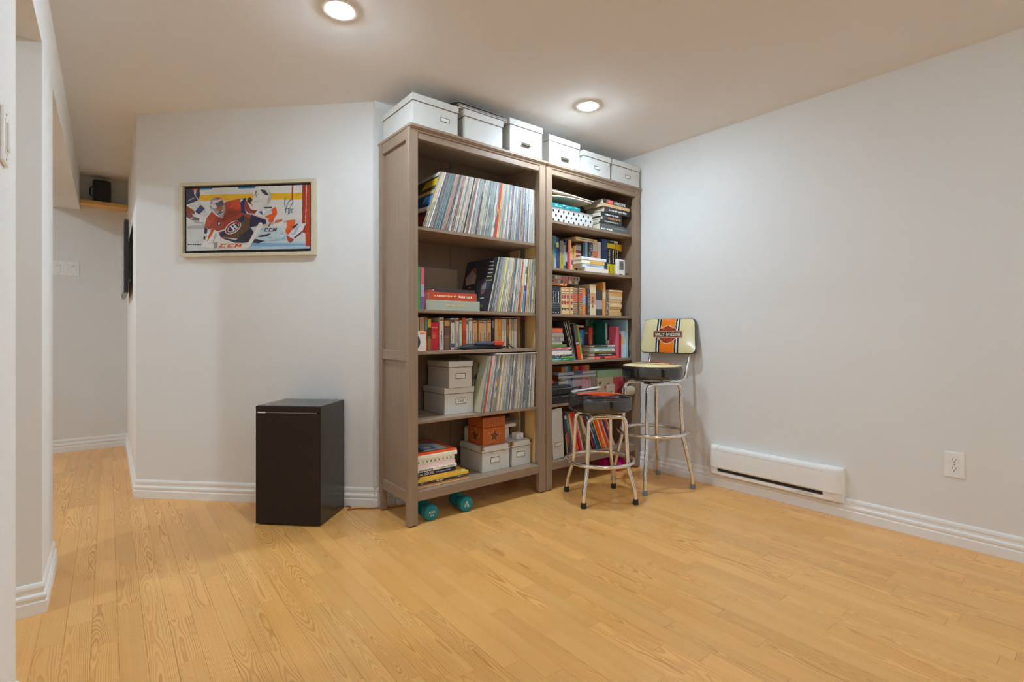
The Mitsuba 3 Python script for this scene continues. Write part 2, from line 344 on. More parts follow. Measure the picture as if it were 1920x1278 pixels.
LEFT_PAPERBACKS = [
    ('grey white', (165, 165, 155), 0.1004, 0.1133, 0.857, 1.028, 0.17),
    ('tan', (175, 135, 95), 0.1151, 0.1436, 0.857, 1.0312, 0.17, [(0.35, 0.55, (90, 95, 60))]),
    ('red and teal', (150, 50, 60), 0.1448, 0.1604, 0.857, 1.0344, 0.17, [(0.6, 0.95, (70, 140, 130)), (0.0, 0.3, (190, 90, 60))]),
    ('yellow', (205, 160, 50), 0.1623, 0.1828, 0.857, 1.0231, 0.17, [(0.42, 0.72, (60, 55, 25)), (0.0, 0.35, (150, 110, 60)), (0.36, 0.41, (60, 90, 50))]),
    ('crimson', (190, 35, 50), 0.1838, 0.2271, 0.857, 1.0046, 0.17, 'dictionary'),
    ('white', (205, 205, 200), 0.2319, 0.2594, 0.857, 1.0297, 0.17, [(0.9, 0.97, (140, 110, 70)), (0.1, 0.45, (185, 188, 190))], 'mark'),
    ('brown patterned', (120, 92, 75), 0.2633, 0.2962, 0.857, 1.0178, 0.17, [(0.8, 0.97, (190, 150, 90)), (0.74, 0.79, (70, 50, 40)), (0.42, 0.44, (160, 130, 110)), (0.5, 0.7, (100, 80, 70))]),
    ('white with blue stamps', (205, 202, 195), 0.3032, 0.3255, 0.857, 1.0281, 0.17, [(0.86, 0.96, (75, 80, 100)), (0.08, 0.2, (80, 90, 140))], 'mark'),
    ('white', (200, 196, 184), 0.3336, 0.3538, 0.857, 1.0294, 0.17, [(0.9, 0.96, (130, 100, 80))], 'mark'),
    ('pale green white', (195, 200, 185), 0.3572, 0.3741, 0.857, 1.0164, 0.17, [(0.88, 0.95, (110, 125, 130))]),
    ('orange', (205, 85, 35), 0.378, 0.3999, 0.857, 1.0314, 0.17, [(0.3, 0.6, (170, 70, 35))]),
    ('bluish white', (190, 195, 195), 0.402, 0.4168, 0.857, 1.0276, 0.17, [(0.82, 0.95, (90, 110, 120))]),
    ('white', (205, 205, 205), 0.4197, 0.4431, 0.857, 1.0301, 0.17, [(0.9, 0.97, (150, 120, 110))], 'mark'),
    ('tan', (205, 165, 120), 0.4471, 0.4752, 0.857, 1.0178, 0.17, [(0.9, 0.95, (130, 80, 40))], 'mark'),
    ('tan', (205, 165, 115), 0.4868, 0.5136, 0.857, 1.0184, 0.17, [(0.9, 0.95, (130, 80, 40))], 'mark'),
    ('grey tan', (190, 170, 140), 0.5154, 0.538, 0.857, 1.0178, 0.17, [(0.9, 0.94, (90, 100, 110))], 'mark'),
    ('tan', (210, 170, 118), 0.5444, 0.5722, 0.857, 1.0192, 0.17, [(0.9, 0.95, (150, 60, 40))], 'mark'),
    ('black', (40, 32, 40), 0.576, 0.5939, 0.857, 1.0278, 0.17, [(0.7, 0.95, (120, 120, 115)), (0.02, 0.14, (150, 90, 120))]),
    ('cream', (205, 180, 145), 0.5992, 0.6184, 0.857, 1.0295, 0.17, [(0.0, 1.0, (195, 165, 130))]),
    ('mustard', (195, 135, 45), 0.6204, 0.6468, 0.857, 1.0299, 0.17, [(0.1, 0.4, (200, 150, 80))]),
    ('white', (205, 205, 190), 0.6503, 0.683, 0.857, 1.0295, 0.17, [(0.6, 0.98, (170, 165, 150))], 'mark'),
    ('brown speckled', (105, 75, 60), 0.6858, 0.7001, 0.857, 1.0277, 0.17, [(0.4, 0.8, (150, 110, 80))]),
    ('beige', (185, 150, 110), 0.7013, 0.721, 0.857, 1.0302, 0.17, [(0.0, 0.6, (200, 185, 150))]),
    ('dull beige', (150, 130, 105), 0.7226, 0.7372, 0.857, 1.0299, 0.17, [(0.05, 0.6, (200, 190, 165))]),
    ('bluish white', (190, 198, 195), 0.74, 0.7617, 0.857, 1.0296, 0.17, [(0.6, 0.98, (160, 155, 150))]),
    ('brown', (125, 85, 55), 0.7629, 0.7798, 0.857, 1.0439, 0.17),
]
LEFT_STACK = [
    ('pink tan record sleeve', (205, 155, 115), -0.1618, 0.3821, 0.167, 0.1722, 0.31),
    ('tan record sleeve', (170, 135, 85), -0.1618, 0.3803, 0.1722, 0.1802, 0.31),
    ('black and white record sleeve', (75, 68, 60), -0.1618, 0.3786, 0.1802, 0.1951, 0.31, 'mix'),
    ('mustard record sleeve', (195, 165, 70), -0.1618, 0.3731, 0.1951, 0.2107, 0.31),
    ('orange and yellow book', (220, 165, 60), -0.1618, 0.3074, 0.2107, 0.2227, 0.27),
    ('black book with white lettering Les DOORS', (38, 36, 48), -0.1618, 0.2984, 0.2227, 0.247, 0.24, 'doors'),
    ('white book lettered MORRISON', (205, 203, 195), -0.1618, 0.2984, 0.247, 0.2641, 0.24, 'morrison'),
    ('pale pink book', (215, 190, 190), -0.1618, 0.2924, 0.2641, 0.2829, 0.23),
    ('white book with scattered coloured letters', (210, 208, 195), -0.1618, 0.2891, 0.2829, 0.3101, 0.23, 'letters'),
    ('cream record sleeve', (210, 205, 190), -0.1618, 0.3024, 0.3101, 0.3286, 0.31),
    ('orange record sleeve with a grey figure', (205, 75, 35), -0.1618, 0.3014, 0.3286, 0.3403, 0.31, 'cover'),
]
LEFT_FLAT2 = [
    ('thick grey green book', (150, 155, 140), 0.1215, 0.4538, 1.068, 1.1187, 0.22, 'title1'),
    ('thick red brown book', (165, 65, 38), 0.1415, 0.4342, 1.1187, 1.1612, 0.2, 'title2'),
    ('thin black book with white pages', (55, 45, 48), 0.1666, 0.4222, 1.1612, 1.1787, 0.19),
]
R0_DISCS = [
    ('grey paperback with white title dots', (85, 90, 88), 1.4292, 1.7293, 1.64, 1.683, 0.16, 'dots'),
    ('black film box with pink top edge', (60, 55, 60), 1.4308, 1.694, 1.683, 1.6939, 0.14),
    ('black film box with dark green lettering', (52, 60, 55), 1.4399, 1.6591, 1.6939, 1.7156, 0.14, 'title'),
    ('black film box with an orange title', (62, 62, 64), 1.4586, 1.6591, 1.7156, 1.7374, 0.14, 'orange'),
    ('black film box with green white title', (40, 42, 45), 1.4506, 1.6649, 1.7374, 1.7674, 0.14, 'title'),
    ('thick black book with white title', (58, 55, 60), 1.4802, 1.759, 1.7674, 1.8043, 0.17, 'title'),
    ('tan paperback', (200, 165, 120), 1.4613, 1.7471, 1.8043, 1.8261, 0.17),
    ('black book lettered APOCALYPSE with a red patch', (45, 42, 40), 1.4721, 1.7501, 1.8261, 1.8588, 0.19, 'apoc'),
]
R1_BOOKS = [
    ('green and blue', (70, 110, 75), 1.0701, 1.086, 1.35, 1.5682, 0.2, [(0.0, 0.45, (130, 120, 45))]),
    ('bright blue', (60, 120, 165), 1.0869, 1.1057, 1.35, 1.5687, 0.2, [(0.0, 0.35, (110, 160, 190)), (0.5, 0.75, (35, 90, 150))]),
    ('navy with a cream flower', (45, 65, 105), 1.1067, 1.1327, 1.35, 1.5629, 0.2, [(0.7, 0.85, (190, 190, 130)), (0.05, 0.5, (60, 60, 95))]),
    ('grey with yellow letters', (120, 120, 115), 1.1351, 1.1697, 1.35, 1.5433, 0.19, [(0.04, 0.55, (150, 140, 50)), (0.6, 0.68, (90, 90, 90))], 'mark'),
    ('dark green and white', (60, 85, 80), 1.1716, 1.1901, 1.35, 1.5371, 0.19, [(0.2, 0.9, (140, 150, 145))]),
    ('navy with a white edge', (40, 40, 65), 1.191, 1.2096, 1.35, 1.5581, 0.2, [(0.3, 0.6, (150, 150, 155))]),
    ('red and orange', (185, 65, 60), 1.2106, 1.2263, 1.35, 1.5567, 0.19, [(0.62, 1.0, (215, 140, 70))]),
    ('salmon', (215, 140, 115), 1.2273, 1.2422, 1.35, 1.5613, 0.19, [(0.75, 1.0, (200, 170, 150))]),
    ('cream speckled', (195, 180, 155), 1.2447, 1.2601, 1.35, 1.5085, 0.17, [(0.3, 0.5, (120, 110, 120))]),
    ('mustard', (190, 145, 45), 1.2616, 1.2762, 1.35, 1.5243, 0.17),
    ('orange and cream', (225, 165, 75), 1.2772, 1.2873, 1.35, 1.5272, 0.17),
    ('maroon white-edged', (110, 45, 45), 1.2883, 1.3414, 1.35, 1.5413, 0.16, [(0.78, 0.95, (150, 140, 140)), (0.6, 0.68, (200, 170, 160)), (0.1, 0.5, (90, 35, 35))]),
    ('dark green', (42, 58, 55), 1.3455, 1.3725, 1.35, 1.5533, 0.19, [(0.2, 0.9, (55, 75, 70))]),
    ('light blue', (115, 150, 175), 1.3745, 1.3971, 1.35, 1.5628, 0.19, [(0.1, 0.4, (140, 170, 190))]),
    ('deep blue', (45, 80, 110), 1.3976, 1.4055, 1.35, 1.5635, 0.19),
    ('black floral', (70, 65, 68), 1.4066, 1.4475, 1.35, 1.5634, 0.19, 'speck'),
    ('grey and orange', (185, 178, 172), 1.4502, 1.4973, 1.35, 1.5624, 0.19, [(0.3, 0.75, (205, 110, 70))], 'mark'),
    ('cream', (205, 198, 178), 1.5044, 1.539, 1.35, 1.5773, 0.19, [(0.1, 0.5, (185, 190, 175))]),
    ('thick navy', (45, 65, 110), 1.5413, 1.5961, 1.35, 1.6004, 0.2, [(0.3, 0.7, (38, 50, 90))]),
    ('yellow and black handbook', (215, 195, 40), 1.6006, 1.6451, 1.35, 1.5788, 0.2, [(0.37, 0.85, (42, 36, 32))], 'whitemark'),
    ('yellow and black handbook', (215, 195, 40), 1.6463, 1.6903, 1.35, 1.58, 0.2, [(0.37, 0.85, (42, 36, 32))], 'whitemark'),
    ('yellow and black handbook', (215, 180, 45), 1.6915, 1.7209, 1.35, 1.5811, 0.2, [(0.0, 0.82, (42, 36, 36))], 'whitemark'),
    ('yellow and black handbook', (215, 170, 45), 1.722, 1.7553, 1.35, 1.5815, 0.2, [(0.0, 0.8, (45, 38, 42)), (0.1, 0.6, (140, 130, 150))]),
]
R1_STACK = [
    ('pinkish white paperback', (222, 205, 195), 1.287, 1.5129, 1.35, 1.3773, 0.2),
    ('pale blue paperback', (190, 205, 210), 1.2619, 1.4748, 1.3773, 1.4017, 0.2, 'title'),
    ('white and orange paperback', (225, 215, 190), 1.2519, 1.4748, 1.4017, 1.4265, 0.19, 'orangehalf'),
    ('thin white paperback', (228, 222, 218), 1.2495, 1.491, 1.4265, 1.4442, 0.2),
]
R2_BOOKS = [
    ('dark navy volume', (42, 50, 60), 1.0117, 1.0317, 1.066, 1.2391, 0.19, 'ency'),
    ('dark navy volume', (42, 50, 60), 1.0335, 1.0565, 1.066, 1.2398, 0.19, 'ency'),
    ('dark navy volume', (42, 50, 60), 1.0583, 1.0857, 1.066, 1.2403, 0.19, 'ency'),
    ('cream ornamented volume', (205, 180, 130), 1.0889, 1.1096, 1.066, 1.2368, 0.19, 'orn'),
    ('cream ornamented volume', (205, 175, 130), 1.1129, 1.1375, 1.066, 1.2383, 0.19, 'orn'),
    ('cream ornamented volume', (210, 180, 135), 1.1418, 1.1648, 1.066, 1.2392, 0.19, 'orn'),
    ('cream ornamented volume', (205, 178, 130), 1.1696, 1.1909, 1.066, 1.24, 0.19, 'orn'),
    ('brown and red gilt volume', (110, 85, 70), 1.1938, 1.2182, 1.066, 1.2394, 0.19, 'gilt'),
    ('brown and red gilt volume', (110, 85, 70), 1.2221, 1.2448, 1.066, 1.2402, 0.19, 'gilt'),
    ('brown and red gilt volume', (120, 85, 60), 1.2478, 1.2678, 1.066, 1.2408, 0.19, 'gilt'),
    ('brown and red gilt volume', (125, 85, 55), 1.2688, 1.2889, 1.066, 1.2416, 0.19, 'gilt'),
    ('orange with a blue band', (220, 120, 50), 1.2929, 1.3193, 1.066, 1.2414, 0.19, [(0.4, 0.72, (120, 160, 190))]),
    ('black and white patterned', (70, 65, 68), 1.3285, 1.3521, 1.066, 1.2387, 0.19, 'speck'),
    ('thick cream', (205, 185, 150), 1.3552, 1.4138, 1.066, 1.2712, 0.2, [(0.35, 0.72, (190, 140, 110))], 'mark'),
    ('plain black', (52, 56, 60), 1.4154, 1.4834, 1.066, 1.233, 0.19, [(0.25, 0.6, (150, 145, 150))]),
    ('tan', (195, 140, 80), 1.4855, 1.5084, 1.066, 1.2917, 0.19, [(0.5, 0.7, (210, 190, 160))]),
    ('black and white striped', (95, 85, 75), 1.5106, 1.5431, 1.066, 1.2395, 0.19, 'speck'),
]
R2_TOP = [
    ('orange and cream ornamented volume', (215, 130, 50), 1.0108, 1.1408, 1.246, 1.2613, 0.17, 'orn2'),
    ('grey ornamented volume', (135, 130, 115), 1.0108, 1.2503, 1.2613, 1.2847, 0.17, 'orn2'),
    ('grey and red ornamented volume', (140, 135, 120), 1.0108, 1.2603, 1.2847, 1.3108, 0.17, 'orn2'),
]
R2_STACK = [
    ('yellowed old paperback', (185, 150, 100), 1.5448, 1.6747, 1.066, 1.0933, 0.17),
    ('yellowed old paperback', (190, 158, 108), 1.5448, 1.6718, 1.0933, 1.1137, 0.17),
    ('yellowed old paperback', (180, 148, 100), 1.547, 1.6776, 1.1137, 1.1267, 0.17),
    ('pale yellowed paperback', (205, 180, 140), 1.5525, 1.6805, 1.1267, 1.147, 0.17),
    ('yellowed old paperback', (190, 160, 115), 1.5498, 1.6805, 1.147, 1.1637, 0.17),
    ('yellowed old paperback', (195, 168, 125), 1.5525, 1.6834, 1.1637, 1.1785, 0.17),
    ('greyish old paperback', (190, 175, 150), 1.5525, 1.6846, 1.1785, 1.2007, 0.17),
    ('dog-eared brown paperback', (190, 140, 80), 1.5525, 1.6922, 1.2007, 1.2322, 0.17),
    ('thin beige paperback', (200, 175, 135), 1.5525, 1.6922, 1.2322, 1.2452, 0.17),
]
R3_LSTACK = [
    ('green and white book', (35, 125, 85), 0.9745, 1.1884, 0.772, 0.7903, 0.2, 'whitetitle'),
    ('blue and yellow book', (50, 105, 160), 0.9745, 1.1933, 0.7903, 0.7999, 0.2, 'yellowhalf'),
    ('navy book with white lettering', (60, 62, 95), 0.9745, 1.1715, 0.7999, 0.8109, 0.2, 'whitetitle'),
    ('plain white book', (220, 215, 208), 0.9745, 1.1729, 0.8109, 0.8349, 0.2),
    ('thin grey white book', (150, 145, 140), 0.9745, 1.1595, 0.8349, 0.8436, 0.19),
    ('pink and white book', (200, 60, 100), 0.9745, 1.1667, 0.8436, 0.8583, 0.2, 'pinkwhite'),
    ('green book', (95, 130, 60), 0.9745, 1.1261, 0.8583, 0.8763, 0.18),
    ('pale green book', (175, 180, 160), 0.9745, 1.0932, 0.8763, 0.8956, 0.17),
    ('grey floral book with orange end', (150, 148, 145), 0.9745, 1.1049, 0.8956, 0.9249, 0.18, 'speckflat'),
    ('grey green book', (150, 152, 130), 0.9745, 1.0993, 0.9249, 0.9389, 0.17),
    ('purple white book', (165, 145, 165), 0.9745, 1.0993, 0.9389, 0.9526, 0.17),
    ('orange red book', (205, 100, 60), 0.9745, 1.0932, 0.9526, 0.9783, 0.16),
]
R3_RSTACK = [
    ('bright red book with black band', (220, 55, 45), 1.3792, 1.6121, 0.772, 0.7913, 0.2, 'redwhite'),
    ('black book with white specks', (50, 42, 50), 1.3871, 1.5963, 0.7913, 0.8119, 0.19, 'title'),
    ('olive green book', (130, 125, 60), 1.3871, 1.5963, 0.8119, 0.8238, 0.19),
    ('white book with grey lettering', (205, 208, 210), 1.3818, 1.585, 0.8238, 0.8382, 0.19, 'title'),
    ('teal white book', (125, 165, 160), 1.3818, 1.585, 0.8382, 0.8523, 0.19, 'title'),
    ('black book with white end', (60, 70, 60), 1.3818, 1.5963, 0.8523, 0.8664, 0.19, 'whiteend'),
]
R3_BACK = [
    ('blue illustrated', (45, 130, 185), 1.3659, 1.4339, 0.772, 0.9696, 0.05, 'blueart'),
    ('navy', (38, 50, 95), 1.4349, 1.451, 0.772, 0.969, 0.18),
    ('black white-signed', (48, 40, 40), 1.452, 1.4861, 0.772, 0.994, 0.19, [(0.2, 0.34, (200, 190, 170)), (0.75, 0.82, (110, 105, 105))]),
    ('red', (205, 60, 50), 1.4877, 1.5227, 0.772, 0.9847, 0.19, [(0.3, 0.8, (215, 85, 70))], 'mark'),
]
R3_RIGHT = [
    ('pink and white', (205, 90, 110), 1.6212, 1.6533, 0.772, 0.9916, 0.2, [(0.0, 1.0, (200, 100, 120))]),
    ('dark red', (165, 35, 40), 1.6545, 1.6834, 0.772, 0.9406, 0.19),
    ('white with a yellow sticker', (205, 208, 215), 1.6858, 1.7269, 0.772, 0.9605, 0.2, [(0.5, 0.75, (225, 195, 130))]),
    ('tall light blue', (150, 195, 220), 1.7292, 1.753, 0.772, 1.0408, 0.24, [(0.0, 0.9, (170, 210, 230))]),
    ('thin dark green', (45, 95, 80), 1.7554, 1.771, 0.772, 0.829, 0.2),
]
R4_BACK = [
    ('orange', (205, 125, 45), 1.1816, 1.2158, 0.509, 0.7219, 0.18),
    ('cream and teal', (190, 200, 185), 1.2168, 1.2455, 0.509, 0.724, 0.18, [(0.0, 1.0, (150, 190, 190))]),
    ('blue teal', (60, 125, 150), 1.2465, 1.2775, 0.509, 0.7244, 0.18),
    ('brown orange', (175, 85, 40), 1.2866, 1.3089, 0.509, 0.7236, 0.18),
    ('yellow', (220, 165, 60), 1.31, 1.3346, 0.509, 0.724, 0.18, [(0.4, 0.9, (180, 120, 60))]),
    ('pink', (200, 80, 90), 1.3356, 1.3573, 0.509, 0.7237, 0.18),
    ('crimson', (190, 40, 70), 1.3583, 1.3865, 0.509, 0.724, 0.18),
    ('rose', (215, 110, 110), 1.3875, 1.415, 0.509, 0.7239, 0.18),
    ('golden yellow', (220, 150, 40), 1.4171, 1.4566, 0.509, 0.7257, 0.18),
]
PICTURE = [
    ([(0.0,1.0),(1.0,1.0),(1.0,0.0),(0.0,0.0)],(214,212,206)),
    ([(0.104,0.999),(0.216,1.0),(0.212,0.978),(0.107,0.975)],(46,124,178)),
    ([(0.428,1.0),(0.566,1.0),(0.564,0.975),(0.426,0.975)],(46,124,178)),
    ([(0.102,0.897),(0.939,0.879),(0.937,0.772),(0.101,0.801)],(228,178,40)),
    ([(0.0,0.439),(1.0,0.465),(1.0,0.0),(0.0,0.0)],(206,208,206)),
    ([(0.004,0.396),(0.163,0.429),(0.154,0.345),(0.011,0.349)],(178,176,172)),
    ([(0.059,0.49),(0.148,0.457),(0.14,0.43),(0.065,0.448)],(168,166,164)),
    ([(0.5,0.111),(0.996,0.115),(1.0,0.0),(0.491,0.005)],(176,200,214)),
    ([(0.537,0.11),(0.959,0.076),(0.988,0.045),(0.521,0.049)],(132,170,204)),
    ([(0.582,0.189),(0.795,0.219),(0.815,0.137),(0.625,0.119)],(150,190,212)),
    ([(0.0,1.0),(0.108,1.0),(0.114,0.899),(0.101,0.81),(0.017,0.754),(0.0,0.741)],(64,62,84)),
    ([(0.05,0.997),(0.098,0.999),(0.074,0.929)],(212,84,58)),
    ([(0.062,0.974),(0.081,0.973),(0.076,0.888),(0.108,0.81),(0.099,0.806),(0.066,0.902)],(208,206,206)),
    ([(0.012,0.816),(0.064,0.861),(0.065,0.844),(0.014,0.798)],(150,146,150)),
    ([(0.017,0.754),(0.101,0.806),(0.145,0.732),(0.181,0.565),(0.142,0.54),(0.061,0.627)],(204,202,196)),
    ([(0.116,0.737),(0.153,0.677),(0.107,0.581),(0.072,0.627)],(70,74,116)),
    ([(0.0,0.727),(0.065,0.648),(0.071,0.572),(0.029,0.512),(0.0,0.555)],(152,70,54)),
    ([(0.004,0.631),(0.038,0.615),(0.029,0.519),(0.0,0.548)],(120,80,80)),
    ([(0.045,0.603),(0.142,0.515),(0.152,0.454),(0.111,0.459),(0.059,0.542)],(212,212,208)),
    ([(0.06,0.552),(0.112,0.514),(0.107,0.48),(0.036,0.498)],(104,98,92)),
    ([(0.941,1.0),(1.0,1.0),(0.998,0.04),(0.966,0.038),(0.963,0.244),(0.937,0.259)],(172,54,30)),
    ([(0.973,1.0),(1.0,1.0),(0.998,0.045),(0.97,0.04)],(194,62,32)),
    ([(0.969,0.999),(0.975,0.999),(0.969,0.359),(0.964,0.359)],(226,218,206)),
    ([(1.0,1.0),(1.0,1.0),(1.0,0.0),(0.998,0.0)],(58,48,56)),
    ([(0.857,1.0),(0.869,1.0),(0.864,0.773),(0.854,0.773)],(180,56,38)),
    ([(0.151,0.375),(0.164,0.511),(0.203,0.605),(0.234,0.672),(0.332,0.776),(0.429,0.811),(0.451,0.768),(0.463,0.604),(0.528,0.546),(0.529,0.369),(0.483,0.221),(0.397,0.137),(0.301,0.182),(0.258,0.308),(0.199,0.331)],(162,68,48)),
    ([(0.332,0.762),(0.429,0.808),(0.452,0.741),(0.45,0.625),(0.338,0.69)],(204,82,54)),
    ([(0.171,0.511),(0.222,0.618),(0.247,0.562),(0.215,0.44),(0.162,0.388)],(186,78,54)),
    ([(0.273,0.307),(0.462,0.549),(0.529,0.491),(0.521,0.328),(0.453,0.179),(0.323,0.195)],(98,72,50)),
    ([(0.352,0.638),(0.448,0.605),(0.425,0.551),(0.29,0.45),(0.268,0.478)],(142,64,48)),
    ([(0.257,0.246),(0.325,0.318),(0.335,0.249),(0.286,0.206)],(52,52,84)),
    ([(0.409,0.443),(0.473,0.56),(0.476,0.487),(0.441,0.403)],(46,52,94)),
    ([(0.258,0.308),(0.326,0.345),(0.328,0.322),(0.262,0.281)],(206,198,192)),
    ([(0.323,0.202),(0.442,0.175),(0.522,0.349),(0.529,0.335),(0.449,0.155),(0.323,0.177)],(198,186,178)),
    ([(0.449,0.168),(0.517,0.308),(0.525,0.294),(0.463,0.154)],(170,62,46)),
    ([(0.429,0.808),(0.488,0.823),(0.491,0.739),(0.492,0.602),(0.529,0.566),(0.521,0.543),(0.448,0.598),(0.447,0.728)],(46,52,96)),
    ([(0.435,0.79),(0.46,0.82),(0.467,0.795),(0.442,0.758)],(210,206,206)),
    ([(0.491,0.739),(0.506,0.758),(0.486,0.671),(0.507,0.581),(0.558,0.56),(0.551,0.544),(0.496,0.568),(0.475,0.671)],(212,206,200)),
    ([(0.444,0.442),(0.45,0.417),(0.449,0.385),(0.442,0.351),(0.429,0.318),(0.412,0.29),(0.392,0.267),(0.371,0.254),(0.351,0.252),(0.334,0.259),(0.323,0.277),(0.317,0.303),(0.318,0.334),(0.325,0.368),(0.338,0.401),(0.356,0.43),(0.376,0.452),(0.397,0.465),(0.416,0.468),(0.433,0.46)],(212,206,200)),
    ([(0.439,0.434),(0.443,0.412),(0.442,0.385),(0.435,0.356),(0.423,0.326),(0.407,0.301),(0.389,0.28),(0.371,0.268),(0.353,0.265),(0.339,0.271),(0.329,0.285),(0.324,0.307),(0.325,0.334),(0.332,0.364),(0.344,0.393),(0.36,0.419),(0.378,0.439),(0.397,0.452),(0.414,0.455),(0.429,0.449)],(150,58,48)),
    ([(0.43,0.415),(0.433,0.399),(0.432,0.378),(0.426,0.356),(0.417,0.333),(0.404,0.313),(0.39,0.297),(0.376,0.287),(0.362,0.284),(0.351,0.288),(0.344,0.299),(0.34,0.315),(0.342,0.336),(0.347,0.358),(0.357,0.381),(0.369,0.401),(0.383,0.417),(0.398,0.427),(0.411,0.43),(0.422,0.426)],(212,206,200)),
    ([(0.424,0.408),(0.427,0.394),(0.426,0.377),(0.42,0.358),(0.412,0.338),(0.401,0.321),(0.389,0.307),(0.376,0.298),(0.365,0.294),(0.355,0.297),(0.349,0.306),(0.346,0.32),(0.348,0.337),(0.353,0.356),(0.361,0.376),(0.372,0.393),(0.384,0.407),(0.397,0.416),(0.408,0.42),(0.418,0.417)],(48,54,98)),
    ([(0.36,0.375),(0.372,0.391),(0.399,0.324),(0.387,0.305)],(214,210,206)),
    ([(0.381,0.406),(0.394,0.422),(0.421,0.355),(0.407,0.34)],(214,210,206)),
    ([(0.375,0.347),(0.399,0.381),(0.405,0.364),(0.38,0.33)],(214,210,206)),
    ([(0.409,0.443),(0.436,0.466),(0.443,0.43),(0.419,0.41)],(150,58,48)),
    ([(0.287,0.429),(0.284,0.412),(0.278,0.4),(0.269,0.396),(0.261,0.401),(0.254,0.414),(0.252,0.431),(0.255,0.448),(0.261,0.46),(0.27,0.464),(0.279,0.459),(0.285,0.447)],(46,40,44)),
    ([(0.279,0.424),(0.275,0.414),(0.27,0.41),(0.265,0.414),(0.262,0.424),(0.263,0.436),(0.267,0.446),(0.272,0.45),(0.278,0.446),(0.28,0.436)],(206,202,198)),
    ([(0.194,0.757),(0.206,0.818),(0.244,0.856),(0.288,0.84),(0.313,0.749),(0.324,0.667),(0.308,0.558),(0.298,0.508),(0.262,0.544),(0.218,0.604),(0.193,0.688)],(158,148,148)),
    ([(0.235,0.765),(0.295,0.794),(0.31,0.722),(0.249,0.682)],(98,88,94)),
    ([(0.243,0.685),(0.294,0.726),(0.302,0.652),(0.263,0.613)],(172,112,86)),
    ([(0.196,0.74),(0.235,0.757),(0.258,0.684),(0.222,0.67)],(214,208,208)),
    ([(0.236,0.834),(0.275,0.848),(0.267,0.799)],(164,60,70)),
    ([(0.213,0.797),(0.266,0.807),(0.296,0.819),(0.265,0.766),(0.22,0.755)],(208,200,200)),
    ([(0.248,0.614),(0.309,0.654),(0.301,0.559),(0.275,0.557)],(186,180,180)),
    ([(0.255,0.589),(0.307,0.62),(0.303,0.602),(0.262,0.566)],(96,90,94)),
    ([(0.271,0.642),(0.293,0.648),(0.289,0.58),(0.274,0.577)],(120,100,96)),
    ([(0.204,0.687),(0.233,0.617),(0.262,0.561),(0.291,0.518),(0.254,0.545),(0.218,0.604)],(206,200,198)),
    ([(0.479,0.764),(0.519,0.794),(0.561,0.625),(0.598,0.667),(0.56,0.568),(0.507,0.585),(0.477,0.658)],(148,64,48)),
    ([(0.545,0.885),(0.564,0.959),(0.623,0.982),(0.674,0.945),(0.694,0.835),(0.686,0.754),(0.656,0.688),(0.604,0.647),(0.559,0.623),(0.55,0.721)],(214,211,204)),
    ([(0.608,0.952),(0.646,0.936),(0.674,0.86),(0.652,0.854),(0.623,0.894)],(72,62,62)),
    ([(0.564,0.925),(0.578,0.93),(0.57,0.856),(0.584,0.842),(0.57,0.836)],(120,112,108)),
    ([(0.674,0.945),(0.694,0.835),(0.686,0.754),(0.656,0.688),(0.664,0.782),(0.673,0.85)],(178,170,164)),
    ([(0.499,0.765),(0.542,0.695),(0.561,0.623),(0.528,0.641)],(216,210,204)),
    ([(0.541,0.79),(0.539,0.774),(0.533,0.762),(0.525,0.755),(0.516,0.756),(0.508,0.763),(0.503,0.776),(0.501,0.792),(0.503,0.808),(0.509,0.821),(0.517,0.827),(0.526,0.827),(0.534,0.819),(0.539,0.806)],(38,36,42)),
    ([(0.526,0.796),(0.524,0.788),(0.519,0.785),(0.514,0.788),(0.512,0.797),(0.514,0.806),(0.519,0.809),(0.524,0.805)],(110,110,120)),
    ([(0.529,0.566),(0.652,0.484),(0.653,0.396),(0.592,0.365),(0.518,0.356)],(48,46,80)),
    ([(0.544,0.569),(0.652,0.487),(0.649,0.468),(0.54,0.55)],(212,170,172)),
    ([(0.604,0.65),(0.703,0.665),(0.692,0.591),(0.631,0.537),(0.588,0.576)],(210,210,208)),
    ([(0.633,0.669),(0.699,0.672),(0.695,0.647),(0.633,0.648)],(60,64,66)),
    ([(0.588,0.597),(0.619,0.611),(0.627,0.54)],(64,84,156)),
    ([(0.64,0.523),(0.701,0.563),(0.691,0.629),(0.73,0.67),(0.743,0.561),(0.712,0.478),(0.674,0.48)],(228,92,44)),
    ([(0.667,0.47),(0.718,0.481),(0.703,0.414),(0.674,0.429)],(214,80,50)),
    ([(0.525,0.307),(0.555,0.367),(0.776,0.423),(0.798,0.341),(0.811,0.216),(0.772,0.163),(0.662,0.128),(0.589,0.168)],(186,206,216)),
    ([(0.629,0.356),(0.8,0.452),(0.821,0.421),(0.804,0.257),(0.767,0.342)],(216,214,208)),
    ([(0.533,0.355),(0.703,0.427),(0.784,0.463),(0.787,0.443),(0.665,0.361)],(200,180,160)),
    ([(0.665,0.361),(0.684,0.415),(0.692,0.414),(0.676,0.354)],(90,70,60)),
    ([(0.725,0.453),(0.784,0.477),(0.776,0.437),(0.725,0.412)],(190,110,70)),
    ([(0.813,0.448),(0.887,0.46),(0.878,0.337),(0.824,0.215),(0.803,0.284),(0.82,0.353)],(226,100,46)),
    ([(0.834,0.21),(0.877,0.35),(0.921,0.402),(0.966,0.393),(0.942,0.279),(0.866,0.164),(0.845,0.173)],(212,214,216)),
    ([(0.813,0.218),(0.875,0.145),(0.845,0.092),(0.822,0.137)],(166,76,50)),
    ([(0.861,0.348),(0.908,0.405),(0.9,0.362),(0.866,0.307)],(52,56,76)),
    ([(0.874,0.181),(0.918,0.247),(0.941,0.286),(0.933,0.239),(0.881,0.161)],(110,60,50)),
